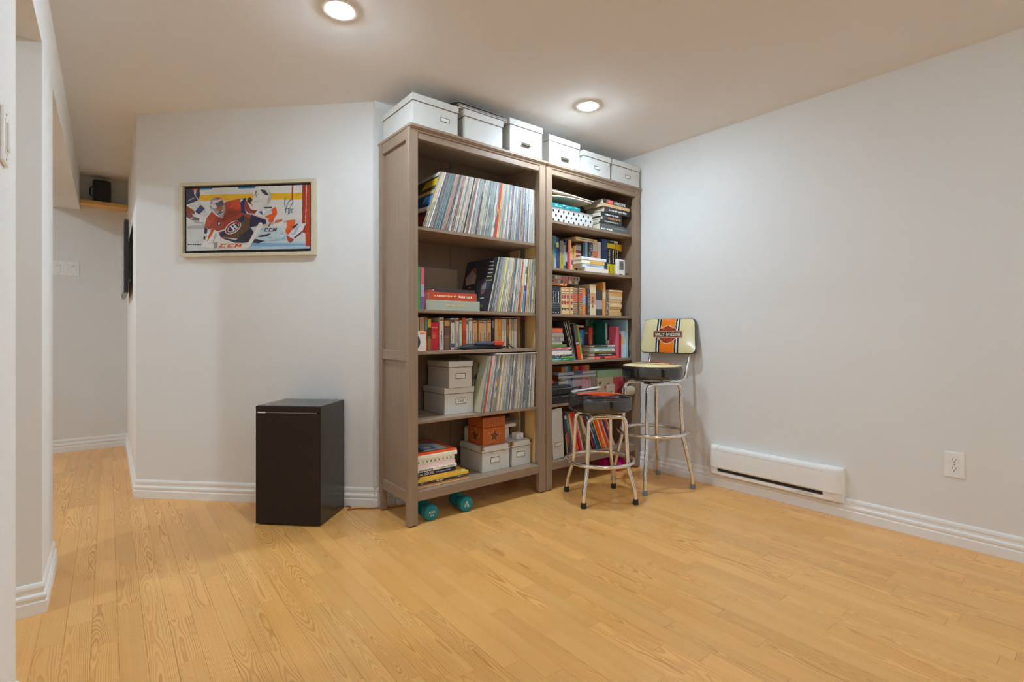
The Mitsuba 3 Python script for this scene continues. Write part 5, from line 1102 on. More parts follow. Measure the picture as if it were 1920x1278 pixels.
part(t, 'roll', xf(lathe([(0, 0), (.030, 0), (.032, .002), (.032, .07), (.030, .072), (0, .072)], 28), frame((1.740, .030, .542), (0, 1, 0), (0, 0, 1), (1, 0, 0)) @ tr(0, 0, -.062)), 'cream_board', smooth=40)
cm = CM()
for k_ in range(7):
    a = r.uniform(0, 6.28); R = .018 * r.random() ** .5
    P = Polygon([(R * math.cos(a) + .006 * math.cos(b), R * math.sin(a) + .006 * math.sin(b)) for b in np.linspace(0, 6.28, 10)])
    for m in poly2(P): cm.mesh(xf(m, frame((1.6775, .030, .542), (0, -1, 0), (0, 0, 1), (-1, 0, 0))), r.choice([(206, 90, 100), (226, 140, 140)]), 1)
cm.part(t, 'print')
# bottom shelf of the right bookcase
t = thing('magazine_file', 'white cardboard magazine file at the left end of the bottom shelf', 'magazine file')
def mag_file(x0, w_, y0, h_, d_, lean):
    m = cat(bx(0, w_, 0, .002, 0, h_, .0006), bx(0, .002, .002, d_, 0, h_ * .8, .0006), bx(w_ - .002, w_, .002, d_, 0, h_ * .8, .0006), bx(0, w_, d_ - .002, d_, 0, h_ * .5, .0006), bx(0, w_, 0, d_, 0, .002, .0006)); return xf(m, up_frame(x0, y0, .167, lean))
part(t, 'body', mag_file(.998, .094, .040, .311, .25, -.06), 'box_matt')
M = up_frame(.998, .040, .167, -.06); h = part(t, 'label_holder', xf(cat(bx(.016, .078, -.002, 0, .075, .078), bx(.016, .078, -.002, 0, .099, .102), bx(.016, .019, -.002, 0, .075, .102), bx(.075, .078, -.002, 0, .075, .102)), M), 'brass_cap')
part(h, 'label_card', xf(bx(.018, .076, -.001, -.0004, .077, .100), M), 'label_card')
t = thing('magazine_file', 'second white magazine file, half hidden behind the first one', 'magazine file'); part(t, 'body', mag_file(.956, .018, .050, .300, .24, 0), 'box_matt')
LEAN = [('black and yellow', (60, 54, 50), .010, [(.0, .5, (150, 140, 60))]), ('navy and red', (54, 58, 78), .017, [(.3, .55, (170, 60, 70)), (.88, .96, (200, 200, 200)), (0, .3, (60, 50, 76))]), ('dark teal', (60, 90, 100), .017, [(.6, .9, (80, 150, 160)), (0, .4, (70, 66, 80))]), ('cream', (196, 176, 136), .012, None), ('pink', (206, 110, 110), .013, [(.8, 1, (190, 50, 50))]),
    ('bright red', (206, 40, 36), .016, [(.1, .4, (220, 110, 60))]), ('crimson', (196, 44, 50), .014, [(.5, .9, (214, 70, 50))]), ('grey white', (176, 172, 164), .014, None), ('dark brown', (84, 66, 56), .016, [(.3, .9, (120, 96, 80))]), ('yellow spotted', (170, 150, 80), .010, [(.0, .5, (96, 84, 66))]), ('white', (196, 192, 184), .010, None), ('grey striped', (140, 132, 124), .010, [(.2, .7, (196, 190, 180))]), ('maroon', (110, 36, 40), .012, [(.2, .5, (150, 60, 50))]),
    ('black', (52, 46, 46), .013, None), ('white with a blue foot', (190, 194, 196), .014, [(0, .34, (50, 150, 196))]), ('dark blue', (60, 70, 110), .011, [(.5, .9, (90, 130, 160))]), ('dark brown black', (58, 40, 34), .014, None), ('yellow', (226, 174, 56), .015, None), ('orange red', (222, 84, 40), .022, [(.1, .3, (230, 120, 60))]), ('cream striped', (204, 190, 150), .011, None), ('orange', (220, 140, 70), .012, None), ('red orange', (206, 80, 50), .012, [(0, .4, (190, 70, 60))]), ('pale tan', (200, 176, 140), .010, None), ('navy', (62, 74, 120), .015, [(0, .3, (150, 60, 70))]), ('purple red', (150, 60, 76), .012, None), ('cream tan', (206, 180, 146), .012, [(.6, 1, (150, 60, 44))]), ('sand', (196, 166, 126), .014, None)]
x, l0 = 1.128, .13
for i, (n, c, w_, sp) in enumerate(LEAN):
    r = random.Random(i); ln = .13 + .30 * min(1, i / 13); hh = .268 + .015 * r.random() - (.02 if i > 8 else 0)
    w_ *= .92
    x += .285 * (math.tan(ln) - math.tan(l0)); l0 = ln
    if x > 1.715: break
    t = thing('leaning_picture_book', f"{n} book, {ordinal(i + 1)} from the left among the bottom shelf's leaning books", 'book', 'leaning books on the bottom shelf')
    book_parts(t, w_, hh, .22, c, up_frame(x, .05 + .004 * (i % 3), .1675, -ln), sp, i)
    x += w_ / math.cos(ln) + .0012

# ------------------------------------------------------------------ bar stools
def superellipse_pad(R, z0, z1, dome, seam=.012, n=64):
    """round upholstered seat: straight side, rounded lower and upper edge, domed top"""
    P = [(0, z0), (R - .020, z0), (R - .007, z0 + .004), (R - .001, z0 + .014), (R, z0 + .024), (R, z1 - .016), (R - .002, z1 - .006), (R - .007, z1)]
    return P
def dome_h(r, R, z1, dome): return z1 + dome * (1 - min(1, r / R) ** 2) ** 0.8
def stool(name, label, cx, cy, feet_ang, foot_r, leg_r, seat_R, seat_z0, seat_z1, dome, ring_z, ring_R, bend_z, pairs, rubber, top_mat):
    t = thing(name, label, 'bar stool')
    V = lambda r, a, z: np.array((cx + r * math.cos(a), cy + r * math.sin(a), z))
    side = lathe(superellipse_pad(seat_R, seat_z0, seat_z1, dome), 72)
    seat = part(t, 'seat', xf(side, tr(cx, cy, 0)), 'vinyl_black', smooth=50)
    prof = [(seat_R - .007 - (seat_R - .007) * k / 14, dome_h((seat_R - .007) * (1 - k / 14), seat_R - .007, seat_z1, dome)) for k in range(15)]; prof[-1] = (0, prof[-1][1])
    part(seat, 'seat_top', xf(lathe(prof, 72), tr(cx, cy, 0)), top_mat, smooth=60)
    part(seat, 'piping', tube([(cx + (seat_R - .006) * math.cos(a), cy + (seat_R - .006) * math.sin(a), seat_z1 + .0005) for a in np.linspace(0, 2 * math.pi, 72, endpoint=False)], .0028, 8, True), top_mat, smooth=50)
    part(t, 'seat_plate', xf(lathe([(0, seat_z0 - .014), (.11, seat_z0 - .014), (.13, seat_z0 - .006), (seat_R - .025, seat_z0 - .002), (seat_R - .025, seat_z0 - .0004), (0, seat_z0 - .0004)], 40), tr(cx, cy, 0)), 'chrome', smooth=30)
    top = seat_z0 - .027; r = .0112
    for i, a in enumerate(feet_ang):
        j = pairs[i]; b = feet_ang[j]
        foot, knee, up = V(foot_r, a, .024), V(foot_r - .004, a, bend_z), V(leg_r, a, ring_z + .012)
        head, mid = V(leg_r - .012, a, top), (V(leg_r - .012, a, top) + V(leg_r - .012, b, top)) / 2
        path = np.vstack([fillet([foot, knee, V(leg_r + .004, a, ring_z - .028), up, head, mid], .045, 8)])
        l = part(t, 'leg', tube(path, r, 14), 'chrome', smooth=50)
        part(l, 'rubber_foot', xf(lathe([(0, 0), (.0150, 0), (.0160, .003), (.0142, .028), (.0126, .030), (0, .030)], 20), tr(*V(foot_r, a, 0))), rubber, smooth=30)
    part(t, 'foot_ring', tube([V(ring_R, a, ring_z) for a in np.linspace(0, 2 * math.pi, 80, endpoint=False)], .0112, 14, True), 'chrome', smooth=50)
    for a in feet_ang:
        part(t, 'ring_bolt', trimesh.util.concatenate([xf(trimesh.creation.icosphere(2, .006), tr(*V(ring_R + .0105, a, ring_z)))]), 'chrome', smooth=60)
    part(t, 'swivel', xf(lathe([(0, seat_z0 - .034), (.05, seat_z0 - .034), (.055, seat_z0 - .014), (0, seat_z0 - .014)], 24), tr(cx, cy, 0)), 'black_plastic')
    return t, seat
def drape(P, M, zf, off, res=.012):
    """a flat polygon laid over a height field zf(x, y), in the frame M"""
    out = []
    for m in poly2(P):
        v, f = trimesh.remesh.subdivide_to_size(m.vertices, m.faces, res)
        v = np.array(v); v[:, 2] = [zf(a, b) + off for a, b, _ in v]
        out.append(xf(trimesh.Trimesh(v, f, process=False), M))
    return cat(*out)
def drape_text(s, h, w, cx, cy, M, zf, off):
    m = meshkit.text_mesh(s, h, .0004, True); v = np.asarray(m.vertices).copy()
    v[:, 0] = (v[:, 0] - v[:, 0].min()) / np.ptp(v[:, 0]) * w - w / 2 + cx; v[:, 1] += cy - h / 2
    v[:, 2] = v[:, 2] + [zf(a, b) + off for a, b, _ in v]
    m.vertices = v; return xf(m, M)
mat('vinyl_cream', (222, 210, 160), 0.14, specular=0.5)
mat('vinyl_orange', (238, 122, 24), 0.14, specular=0.5)
mat('vinyl_white', (226, 226, 226), 0.14, specular=0.5)
mat('badge_maroon', (128, 44, 24), 0.2, specular=0.5); mat('badge_orange', (214, 92, 40), 0.2); mat('badge_cream', (232, 226, 200), 0.2)

LA = [math.atan2(-.069 + .270, 1.007 - 1.073), math.atan2(-.335 + .270, .867 - 1.073), math.atan2(-.473 + .270, 1.141 - 1.073), math.atan2(-.203 + .270, 1.277 - 1.073)]
st, seat = stool('bar_stool', 'low backless bar stool with a glossy black seat before the bookcase', 1.073, -.270, LA, .2125, .166, .180, .507, .584, .018, .222, .189, .072, {0: 3, 3: 0, 1: 2, 2: 1}, 'rubber_black', 'vinyl_black')
# red and orange emblem on the low seat
za = lambda x, y: dome_h(math.hypot(x, y), .173, .584, .018)
M = frame((1.073, -.270, 0), (math.cos(-.675), math.sin(-.675), 0), (-math.sin(-.675), math.cos(-.675), 0), (0, 0, 1))
SH = lambda k: Polygon([(-.62 * k, .30 * k), (0, .62 * k), (.62 * k, .30 * k), (.55 * k, -.12 * k), (.32 * k, -.46 * k), (0, -.64 * k), (-.32 * k, -.46 * k), (-.55 * k, -.12 * k)])
mat('emblem_red', (196, 60, 40), 0.16)
e = part(seat, 'emblem', drape(SH(.165), M, za, .0008), 'emblem_red', smooth=60)
part(e, 'bar', drape(sbox(-.135, -.032, .135, .032), M, za, .0014), 'badge_orange', smooth=60) if False else None
part(seat, 'emblem_bar', drape(sbox(-.128, -.030, .128, .030), M, za, .0014), 'badge_orange', smooth=60)

TCX, TCY = 1.5245, -.302
TA = [math.atan2(-.410 - TCY, 1.307 - TCX), math.atan2(-.511 - TCY, 1.642 - TCX), math.atan2(-.194 - TCY, 1.742 - TCX), math.atan2(-.093 - TCY, 1.407 - TCX)]
TA[2] = TA[0] + math.pi; TA[3] = TA[1] + math.pi
st, seat = stool('bar_stool', 'tall bar stool with a striped cream backrest beside the right wall', TCX, TCY, TA, .240, .180, .182, .664, .744, .022, .335, .2035, .085, {0: 1, 1: 0, 2: 3, 3: 2}, 'rubber_grey', 'vinyl_cream')
zt = lambda x, y: dome_h(math.hypot(x, y), .175, .744, .022)
Bk, Wd = np.array((.989, .147)), np.array((.147, -.989))           # the way the back lies, and the backrest's own right
M = frame((TCX, TCY, 0), (Wd[0], Wd[1], 0), (Bk[0], Bk[1], 0), (0, 0, 1))
part(seat, 'emblem_outline', drape(Polygon([(.155 * math.cos(a) * .9, .02 + .13 * math.sin(a)) for a in np.linspace(0, 2 * math.pi, 40)]).difference(Polygon([(.145 * math.cos(a) * .9, .02 + .119 * math.sin(a)) for a in np.linspace(0, 2 * math.pi, 40)])), M, zt, .0008), 'badge_maroon', smooth=60)
part(seat, 'emblem', drape(SH(.165), M @ tr(0, .03, 0), lambda x, y: zt(x, y + .03), .0010), 'badge_maroon', smooth=60)
part(seat, 'emblem_bar', drape(sbox(-.12, .0, .12, .05), M, zt, .0016), 'badge_orange', smooth=60)
# backrest: a slightly domed pad, leaning back
bo = np.r_[np.array((TCX, TCY)) + Bk * .192 + Wd * .004, .815]
rake = .185
up = np.r_[Bk * math.sin(rake), math.cos(rake)]; rt = np.r_[Wd, 0]; nf = -np.cross(rt, up); nf = nf if nf[:2] @ Bk < 0 else -nf
MB = frame(bo, rt, up, nf)                                          # x right, y up, z out of the pad towards the seat
BW, BH = .385, .232
def pad_outline(k, W=BW, H=BH, r=.03): return Polygon([(-W / 2 + r + k, r + k), (W / 2 - r - k, r + k), (W / 2 - .016 - r - k, H - r - k), (-W / 2 + .016 + r + k, H - r - k)]).buffer(r, quad_segs=6)
bz = lambda x, y: .012 * (1 - (2 * x / BW) ** 2) * (1 - (2 * y / BH - 1) ** 4) - .030 * (2 * x / BW) ** 2 * 0
def pad_side():
    V, F = [], []; n = None
    for k, z in ((.010, -.036), (.002, -.034), (0, -.028), (0, -.006), (.001, -.002), (.004, .0)):
        c = np.array(pad_outline(k).exterior.coords)[:-1]
        c = c if n is None or len(c) == n else c[:n]; n = len(c); V += [(a, b, z) for a, b in c]
    for i in range(5):
        for j in range(n): a, b, c_, d = i * n + j, i * n + (j + 1) % n, (i + 1) * n + (j + 1) % n, (i + 1) * n + j; F += [(a, c_, b), (a, d, c_)]
    bot = poly2(pad_outline(.010), -.036)[0]
    m = trimesh.Trimesh(V, F, process=False); m = cat(m, bot); trimesh.repair.fix_normals(m); return m
b_ = part(st, 'backrest', xf(pad_side(), MB), 'vinyl_black', smooth=50)
face = pad_outline(.004)
def strip(x0, x1, m, nm, off=.0): part(b_, nm, drape(face.intersection(sbox(x0, -1, x1, 1)), MB, bz, off), m, smooth=60)
strip(-1, -.0795, 'vinyl_cream', 'cream_panel'); strip(.0795, 1, 'vinyl_cream', 'cream_panel'); strip(-.047, .047, 'vinyl_orange', 'orange_stripe')
for sg in (-1, 1):
    a, b, c, d = sorted((sg * .047, sg * .050))[0], 0, 0, 0
    def S2(p, q, m, nm): x0, x1 = sorted((sg * p, sg * q)); strip(x0, x1, m, nm)
    S2(.047, .0495, 'vinyl_cream', 'edge_line'); S2(.0495, .061, 'vinyl_black', 'black_stripe'); S2(.061, .0685, 'vinyl_white', 'white_stripe'); S2(.0685, .0795, 'vinyl_black', 'black_stripe')
cy = BH * .535
shield = Polygon([(-.062, .022), (-.058, .030), (-.052, .040), (-.030, .044), (0, .060), (.030, .044), (.052, .040), (.058, .030), (.062, .022), (.062, -.022), (.050, -.034), (.030, -.052), (0, -.062), (-.030, -.052), (-.050, -.034), (-.062, -.022)])
from shapely.affinity import translate as mv
shield = mv(shield, 0, cy)
lg = part(b_, 'badge', drape(shield.buffer(.0035), MB, bz, .0006, .02), 'badge_cream', smooth=60)
def bp(nm, P, off, m): part(b_, nm, drape(P, MB, bz, off, .02), m, smooth=60)
bp('badge_shield', shield, .0012, 'badge_maroon'); bp('badge_line', shield.buffer(-.003).difference(shield.buffer(-.0048)), .0018, 'badge_orange')
bar = sbox(-.098, cy - .019, .098, cy + .019)
bp('badge_bar_edge', bar.buffer(.0032, join_style=2), .0022, 'badge_cream'); bp('badge_bar', bar.buffer(.0012, join_style=2), .0028, 'badge_maroon'); bp('badge_bar_line', bar.buffer(-.002, join_style=2).difference(bar.buffer(-.0045, join_style=2)), .0034, 'badge_orange')
mat('ink_dark', (48, 36, 30), .3)
bp('badge_bar_field', bar.buffer(-.0045, join_style=2), .0034, 'ink_dark')
k = part(b_, 'lettering', drape_text('HARLEY-DAVIDSON', .021, .172, 0, cy, MB, bz, .0038), 'badge_cream', smooth=False)
part(b_, 'lettering', drape_text('MOTOR', .016, .072, 0, cy + .034, MB, bz, .0022), 'badge_orange'); part(b_, 'lettering', drape_text('CYCLES', .019, .074, 0, cy - .036, MB, bz, .0022), 'badge_orange')
for sg in (-1, 1):
    P3 = lambda w, bk, z: np.r_[np.array((TCX, TCY)) + Wd * w * sg + Bk * bk, z]
    top_ = bo + rt * (sg * .135) + up * .10 - nf * .043
    low_ = bo + rt * (sg * .135) - up * .012 - nf * .043
    part(st, 'back_post', tube(fillet([P3(.055, .03, .654 - .010), P3(.11, .12, .650 - .006), P3(.133, .176, .652), low_, top_], .028, 8), .0085, 12), 'chrome', smooth=50)
    part(b_, 'screw', xf(trimesh.creation.icosphere(1, .005), tr(*(bo + rt * (sg * .135) + up * .05 - nf * .052))), 'chrome')

# ------------------------------------------------------------------ black speaker on the floor
t = thing('floor_speaker', 'large black floor speaker standing before the angled wall', 'speaker')
ex, ey = np.array((s2, -s2, 0)), np.array((s2, s2, 0))             # along its front to the right, and into the wall
SM = frame((-.570, .524, 0), ex, ey, (0, 0, 1)); SW, SD, SH_ = .334, .276, .588
P = lambda n, m, mm, par=t, **k: part(par, n, xf(m, SM), mm, **k)
P('cabinet', bx(0, SW, .014, SD, .004, SH_, .002), 'speaker_black')
P('foot', cat(bx(.02, .05, .03, .06, 0, .004), bx(SW - .05, SW - .02, .03, .06, 0, .004), bx(.02, .05, SD - .05, SD - .02, 0, .004), bx(SW - .05, SW - .02, SD - .05, SD - .02, 0, .004)), 'rubber_black')
g = P('grille', bx(.001, SW - .001, 0, .0135, .006, SH_ - .034, .003), 'grille_cloth'); P('top_strip', bx(.001, SW - .001, .001, .0135, SH_ - .030, SH_ - .001, .0015), 'grille_cloth')
P('trim_strip', bx(.004, SW - .012, -.0012, .003, SH_ - .0345, SH_ - .0300, .0006), 'grey_trim' if mat('grey_trim', (110, 98, 92), .5) else '')
P('badge', bx(.014, .054, -.0022, -.001, SH_ - .0352, SH_ - .0292, .0004), 'badge_silver' if mat('badge_silver', (226, 222, 214), .35) else '')
t = thing('speaker_cord', 'thin brown cord on the floor between the speaker and the bookcase', 'cord')
cp = fillet([(-.125, .492, .004), (-.105, .462, .004), (-.15, .425, .004), (-.10, .425, .004), (-.03, .372, .004), (.06, .322, .004), (.16, .29, .004)], .02, 5)
scene[t] = mikit.ply(tube(cp, .0032, 8), 'cord_brown', smooth=40)
t = thing('fir_sprig', 'small dark fir sprig with a gold bow peeking out behind the speaker', 'ornament')
sp = np.array((-.5275, .604, 0))
base_ = SM[:3, 3] + ex * (-.014) + ey * .20
part(t, 'stem', tube(fillet([base_ + (0, 0, 0), base_ + (0, 0, .30), base_ + (0, 0, .50)], .03), .003, 8), 'fir_green', smooth=40)
for i, z in enumerate((.392, .412, .430, .452, .474)):
    part(t, 'needle', tube([base_ + (0, 0, z - .014), base_ - ex * .012 + (0, 0, z + .002), base_ - ex * .025 + (0, 0, z + .016)], [.0045, .0040, .0022], 7), 'fir_green')
part(t, 'bow', cat(xf(lathe([(0, -.018), (.010, -.014), (.006, 0), (.011, .014), (0, .018)], 12), frame(base_ - ex * .007 - ey * .004 + (0, 0, .365), ex, ey, (0, 0, 1)))), 'gold_bow', smooth=40)
t = thing('wall_adapter', 'small white adapter by the baseboard under the left bookcase', 'adapter'); part(t, 'body', bx(.105, .160, .330, .362, .0, .035, .004), 'plastic_white')

# ------------------------------------------------------------------ framed hockey picture
t = thing('framed_picture', 'framed hockey photograph of a goalkeeper in red stretching out his white glove', 'picture')
dwn = np.array((-s2, -s2, 0)); alongw = np.array((s2, -s2, 0))
Aw = np.array((A[0], A[1], 0))
PM = frame(Aw - alongw * 1.148 + (0, 0, 1.378), alongw, (0, 0, 1), dwn)   # x right, y up, z out of the wall
PW, PH = .800, .417
P = lambda n, m, mm, par=t, **k: part(par, n, xf(m, PM), mm, **k)
fw = .019
def mitre(a, b, c, d, z0=.001, z1=.033): return prism(Polygon([a, b, c, d]), z0, z1)
for q_ in (((0, 0), (PW, 0), (PW - fw, fw), (fw, fw)), ((PW, 0), (PW, PH), (PW - fw, PH - fw), (PW - fw, fw)), ((PW, PH), (0, PH), (fw, PH - fw), (PW - fw, PH - fw)), ((0, PH), (0, 0), (fw, fw), (fw, PH - fw))):
    P('frame_rail', mitre(*q_), 'frame_silver')
P('backing', bx(fw, PW - fw, fw, PH - fw, .001, .010), 'frame_black')
ib = .0165
cmv = bx(fw + ib, PW - fw - ib * .6, fw + ib * .9, PH - fw - ib * .8, .010, .0235, .0008); cv_ = P('canvas', cmv, 'frame_black')
px0, px1, py0, py1 = fw + ib, PW - fw - ib * .6, fw + ib * .9, PH - fw - ib * .8
cm = CM()
for i, (poly, c) in enumerate(PICTURE):
    pg_ = Polygon(poly).buffer(0)
    for m in poly2(pg_): v = m.vertices; cm.mesh(trimesh.Trimesh(np.c_[px0 + v[:, 0] * (px1 - px0), py0 + v[:, 1] * (py1 - py0), np.full(len(v), .0237 + i * 1.2e-5)], m.faces, process=False), c, 0.92)
jr = random.Random(21)
for i, (poly, c) in enumerate(PICTURE):                              # broken colour inside the larger patches, as in the print
    pg_ = Polygon(poly).buffer(0)
    if pg_.area < .003 or i < 1: continue
    a0, b0, a1, b1 = pg_.bounds; later = unary_union([Polygon(q).buffer(0) for q, _ in PICTURE[i + 1:]])
    vis = pg_.difference(later)
    for _ in range(int(min(46, 6 + vis.area * 420))):
        cx, cy_ = jr.uniform(a0, a1), jr.uniform(b0, b1); l, w_, an = jr.uniform(.006, .03), jr.uniform(.003, .012), jr.uniform(-.6, .9)
        q = Polygon([(cx + u * l * math.cos(an) - v * w_ * math.sin(an), cy_ + 1.9 * (u * l * math.sin(an) + v * w_ * math.cos(an))) for u, v in ((-1, -.3), (.2, -1), (1, .2), (-.1, 1))]).intersection(vis)
        f = jr.uniform(.82, 1.12) if i > 10 else jr.uniform(.93, 1.04)
        for m in poly2(q): v = m.vertices; cm.mesh(trimesh.Trimesh(np.c_[px0 + v[:, 0] * (px1 - px0), py0 + v[:, 1] * (py1 - py0), np.full(len(v), .0237 + (len(PICTURE) + 2) * 1.2e-5)], m.faces, process=False), tuple(min(235, t_ * f) for t_ in c), .92)
o = cm.out(PM); part(cv_, 'photograph', o['mesh'], 'print_paper', color=o['color'])

# ------------------------------------------------------------------ baseboard heater on the right wall
t = thing('wall_heater', 'white electric baseboard heater on the right wall', 'heater')
HY0, HY1, HZ0, HZ1 = -1.272, -.548, .078, .256
X = XR
def along_y(poly, y0, y1): return xf(prism(poly, 0, y1 - y0), frame((X, y0, 0), (-1, 0, 0), (0, 0, 1), (0, 1, 0)))   # (depth from the wall, height)
shell = [(.0155, HZ0 + .012), (.046, HZ0 + .012), (.050, HZ0 + .016), (.050, HZ0 + .020), (.0155, HZ0 + .020)]
front_ = [(.050, HZ0 + .044), (.060, HZ0 + .052), (.060, HZ1 - .022), (.054, HZ1 - .008), (.040, HZ1), (.038, HZ1), (.050, HZ1 - .012), (.0555, HZ1 - .024), (.0555, HZ0 + .056), (.048, HZ0 + .048)]
back_ = [(.001, HZ0 + .030), (.015, HZ0 + .030), (.015, HZ1 - .004), (.001, HZ1 - .004)]
part(t, 'back_plate', along_y(back_, HY0, HY1), 'plastic_white')
part(t, 'front_panel', along_y(front_, HY0 + .088, HY1 - .088 * .62), 'plastic_white', smooth=25)
part(t, 'top_grille', along_y([(.015, HZ1 - .010), (.040, HZ1 - .002), (.040, HZ1 - .006), (.015, HZ1 - .014)], HY0 + .02, HY1 - .02), 'plastic_white')
part(t, 'bottom_tray', along_y([(.016, HZ0), (.036, HZ0), (.052, HZ0 + .010), (.052, HZ0 + .026), (.049, HZ0 + .026), (.049, HZ0 + .012), (.034, HZ0 + .003), (.016, HZ0 + .003)], HY0 + .075, HY1 - .045), 'plastic_white')
part(t, 'heating_slot', along_y([(.016, HZ0 + .028), (.040, HZ0 + .028), (.040, HZ0 + .060), (.016, HZ0 + .060)], HY0 + .085, HY1 - .05), 'dark_slot')
def endcap(y0, y1, flip):
    O = Polygon([(.0155, HZ0 - .0), (.030, HZ0), (.052, HZ0 + .012), (.054, HZ0 + .044), (.062, HZ0 + .052), (.062, HZ1 - .022), (.056, HZ1 - .006), (.042, HZ1 + .002), (.0155, HZ1 + .002)])
    m = along_y(O, y0, y1); v = np.asarray(m.vertices).copy()
    edge = y0 if flip else y1; far = np.abs(v[:, 1] - edge) < 1e-6                   # the outer end is rounded off towards the wall
    mid = m.copy(); w = v.copy()
    segs = []
    L_ = y1 - y0; N = 6
    for i in range(N):
        u0, u1 = i / N, (i + 1) / N
        f = lambda u: 1 - .42 * max(0, (u - .45) / .55) ** 2.2
        ring = []
        for u in (u0, u1):
            yy = (y1 - u * L_) if flip else (y0 + u * L_)
            ring.append([(X - (.0155 + (d - .0155) * f(u)), yy, z) for d, z in O.exterior.coords[:-1]])
        n = len(ring[0]); V_ = np.array(ring[0] + ring[1]); F_ = [(j, (j + 1) % n, n + (j + 1) % n) for j in range(n)] + [(j, n + (j + 1) % n, n + j) for j in range(n)]
        segs.append(trimesh.Trimesh(V_, F_, process=False))
        if i in (0, N - 1):
            c = trimesh.creation.triangulate_polygon(O, engine='earcut'); rg = ring[0] if i == 0 else ring[1]; yy = rg[0][1]
            fu = f(u0 if i == 0 else u1); segs.append(trimesh.Trimesh([(X - (.0155 + (d - .0155) * fu), yy, z) for d, z in c[0]], c[1], process=False))
    m = cat(*segs); m.merge_vertices(); trimesh.repair.fix_normals(m); return m
part(t, 'end_cap', endcap(HY0, HY0 + .0875, True), 'plastic_white', smooth=25)
part(t, 'end_cap', endcap(HY1 - .054, HY1, False), 'plastic_white', smooth=25)
part(t, 'seam_line', along_y([(.0598, HZ1 - .0235), (.0606, HZ1 - .0235), (.0606, HZ1 - .0220), (.0598, HZ1 - .0220)], HY0 + .089, HY1 - .056), 'plastic_seam')
part(t, 'seam_line', along_y([(.0598, HZ0 + .0525), (.0606, HZ0 + .0525), (.0606, HZ0 + .0540), (.0598, HZ0 + .0540)], HY0 + .089, HY1 - .056), 'plastic_seam')
part(t, 'small_print', along_y([(.0520, HZ0 + .012), (.0523, HZ0 + .012), (.0523, HZ0 + .022), (.0520, HZ0 + .022)], HY0 + .13, HY0 + .22), 'plastic_seam')

# ------------------------------------------------------------------ outlet and switches
t = thing('wall_outlet', 'white double power outlet low on the right wall', 'outlet')
OM = frame((XR, -1.6995, .3605), (0, -1, 0), (0, 0, 1), (-1, 0, 0))
P = lambda n, m, mm, par=t, **k: part(par, n, xf(m, OM), mm, **k)
P('cover_plate', bx(-.0350, .0350, -.0575, .0575, .0004, .0055, .0025), 'plastic_white')
for zc in (.0195, -.0195):
    rcp = Polygon([(.0168 * math.cos(a), max(-.0125, min(.0125, .0168 * math.sin(a)))) for a in np.linspace(0, 2 * math.pi, 40)])
    ol = P('receptacle', xf(prism(rcp, .0055, .0068), tr(0, zc, 0)), 'plastic_white')
    part(ol, 'outline', xf(xf(prism(rcp.buffer(.0008).difference(rcp.buffer(.0001)), .0054, .0058), tr(0, zc, 0)), OM), 'plastic_seam')
    for a, h_ in ((-.0063, .0078), (.0063, .0062)): part(ol, 'slot', xf(bx(a - .0011, a + .0011, zc + .001, zc + .001 + h_, .0066, .0070), OM), 'dark_slot')
    part(ol, 'ground_hole', xf(xf(lathe([(0, 0), (.0024, 0), (.0024, .0003), (0, .0003)], 16), tr(0, zc - .0075, .0067)), OM), 'dark_slot')
P('screw', xf(lathe([(0, 0), (.0030, 0), (.0026, .001), (0, .0012)], 16), tr(0, 0, .0055)), 'grey_metal')
t = thing('switch_plate', 'white triple switch plate on the far hallway wall', 'light switch')
WM = frame((-1.400, YF, 1.4575), (1, 0, 0), (0, 0, 1), (0, -1, 0))
P = lambda n, m, mm, par=t, **k: part(par, n, xf(m, WM), mm, **k)
P('cover_plate', bx(-.0815, .0815, -.0580, .0580, .0004, .0060, .0025), 'plastic_white')
for i, xc in enumerate((-.046, 0, .046)):
    k = P('switch', cat(bx(xc - .0165, xc + .0165, -.0335, -.0325, .006, .0068), bx(xc - .0165, xc + .0165, .0325, .0335, .006, .0068), bx(xc - .0165, xc - .0155, -.0325, .0325, .006, .0068), bx(xc + .0155, xc + .0165, -.0325, .0325, .006, .0068)), 'plastic_seam')
    if i == 1: part(k, 'rocker', xf(prism([(-.031, .006), (.031, .006), (.031, .0100), (0, .0075), (-.031, .0065)], 0, .029), WM @ frame((xc - .0145, 0, 0), (0, 1, 0), (0, 0, 1), (1, 0, 0))), 'plastic_white')
    else: part(k, 'rocker', xf(cat(bx(xc - .012, xc + .012, -.022, .020, .006, .0095, .001)), WM), 'plastic_white'); part(k, 'slot', xf(bx(xc - .012, xc + .012, .0205, .0245, .006, .0068), WM), 'plastic_seam')
for xc in (-.046, 0, .046):
    for zc in (-.047, .047): P('screw', xf(lathe([(0, 0), (.0028, 0), (.0024, .0008), (0, .001)], 12), tr(xc, zc, .006)), 'plastic_seam')
t = thing('wall_switch', 'white dimmer switch plate cut by the left edge of the picture', 'light switch')
DM = frame((XL, -.715, 1.367), (0, 1, 0), (0, 0, 1), (1, 0, 0))
P = lambda n, m, mm, par=t, **k: part(par, n, xf(m, DM), mm, **k)
P('cover_plate', bx(-.0360, .0360, -.0590, .0590, .0004, .0070, .003), 'plastic_white'); P('switch_frame', bx(-.0185, .0185, -.036, .036, .007, .0085, .001), 'plastic_white'); P('slider', bx(-.013, .013, -.030, .030, .0085, .0130, .0025), 'plastic_white')
for zc in (-.047, .047): P('screw', xf(lathe([(0, 0), (.003, 0), (.0026, .001), (0, .0012)], 12), tr(0, zc, .007)), 'grey_metal')

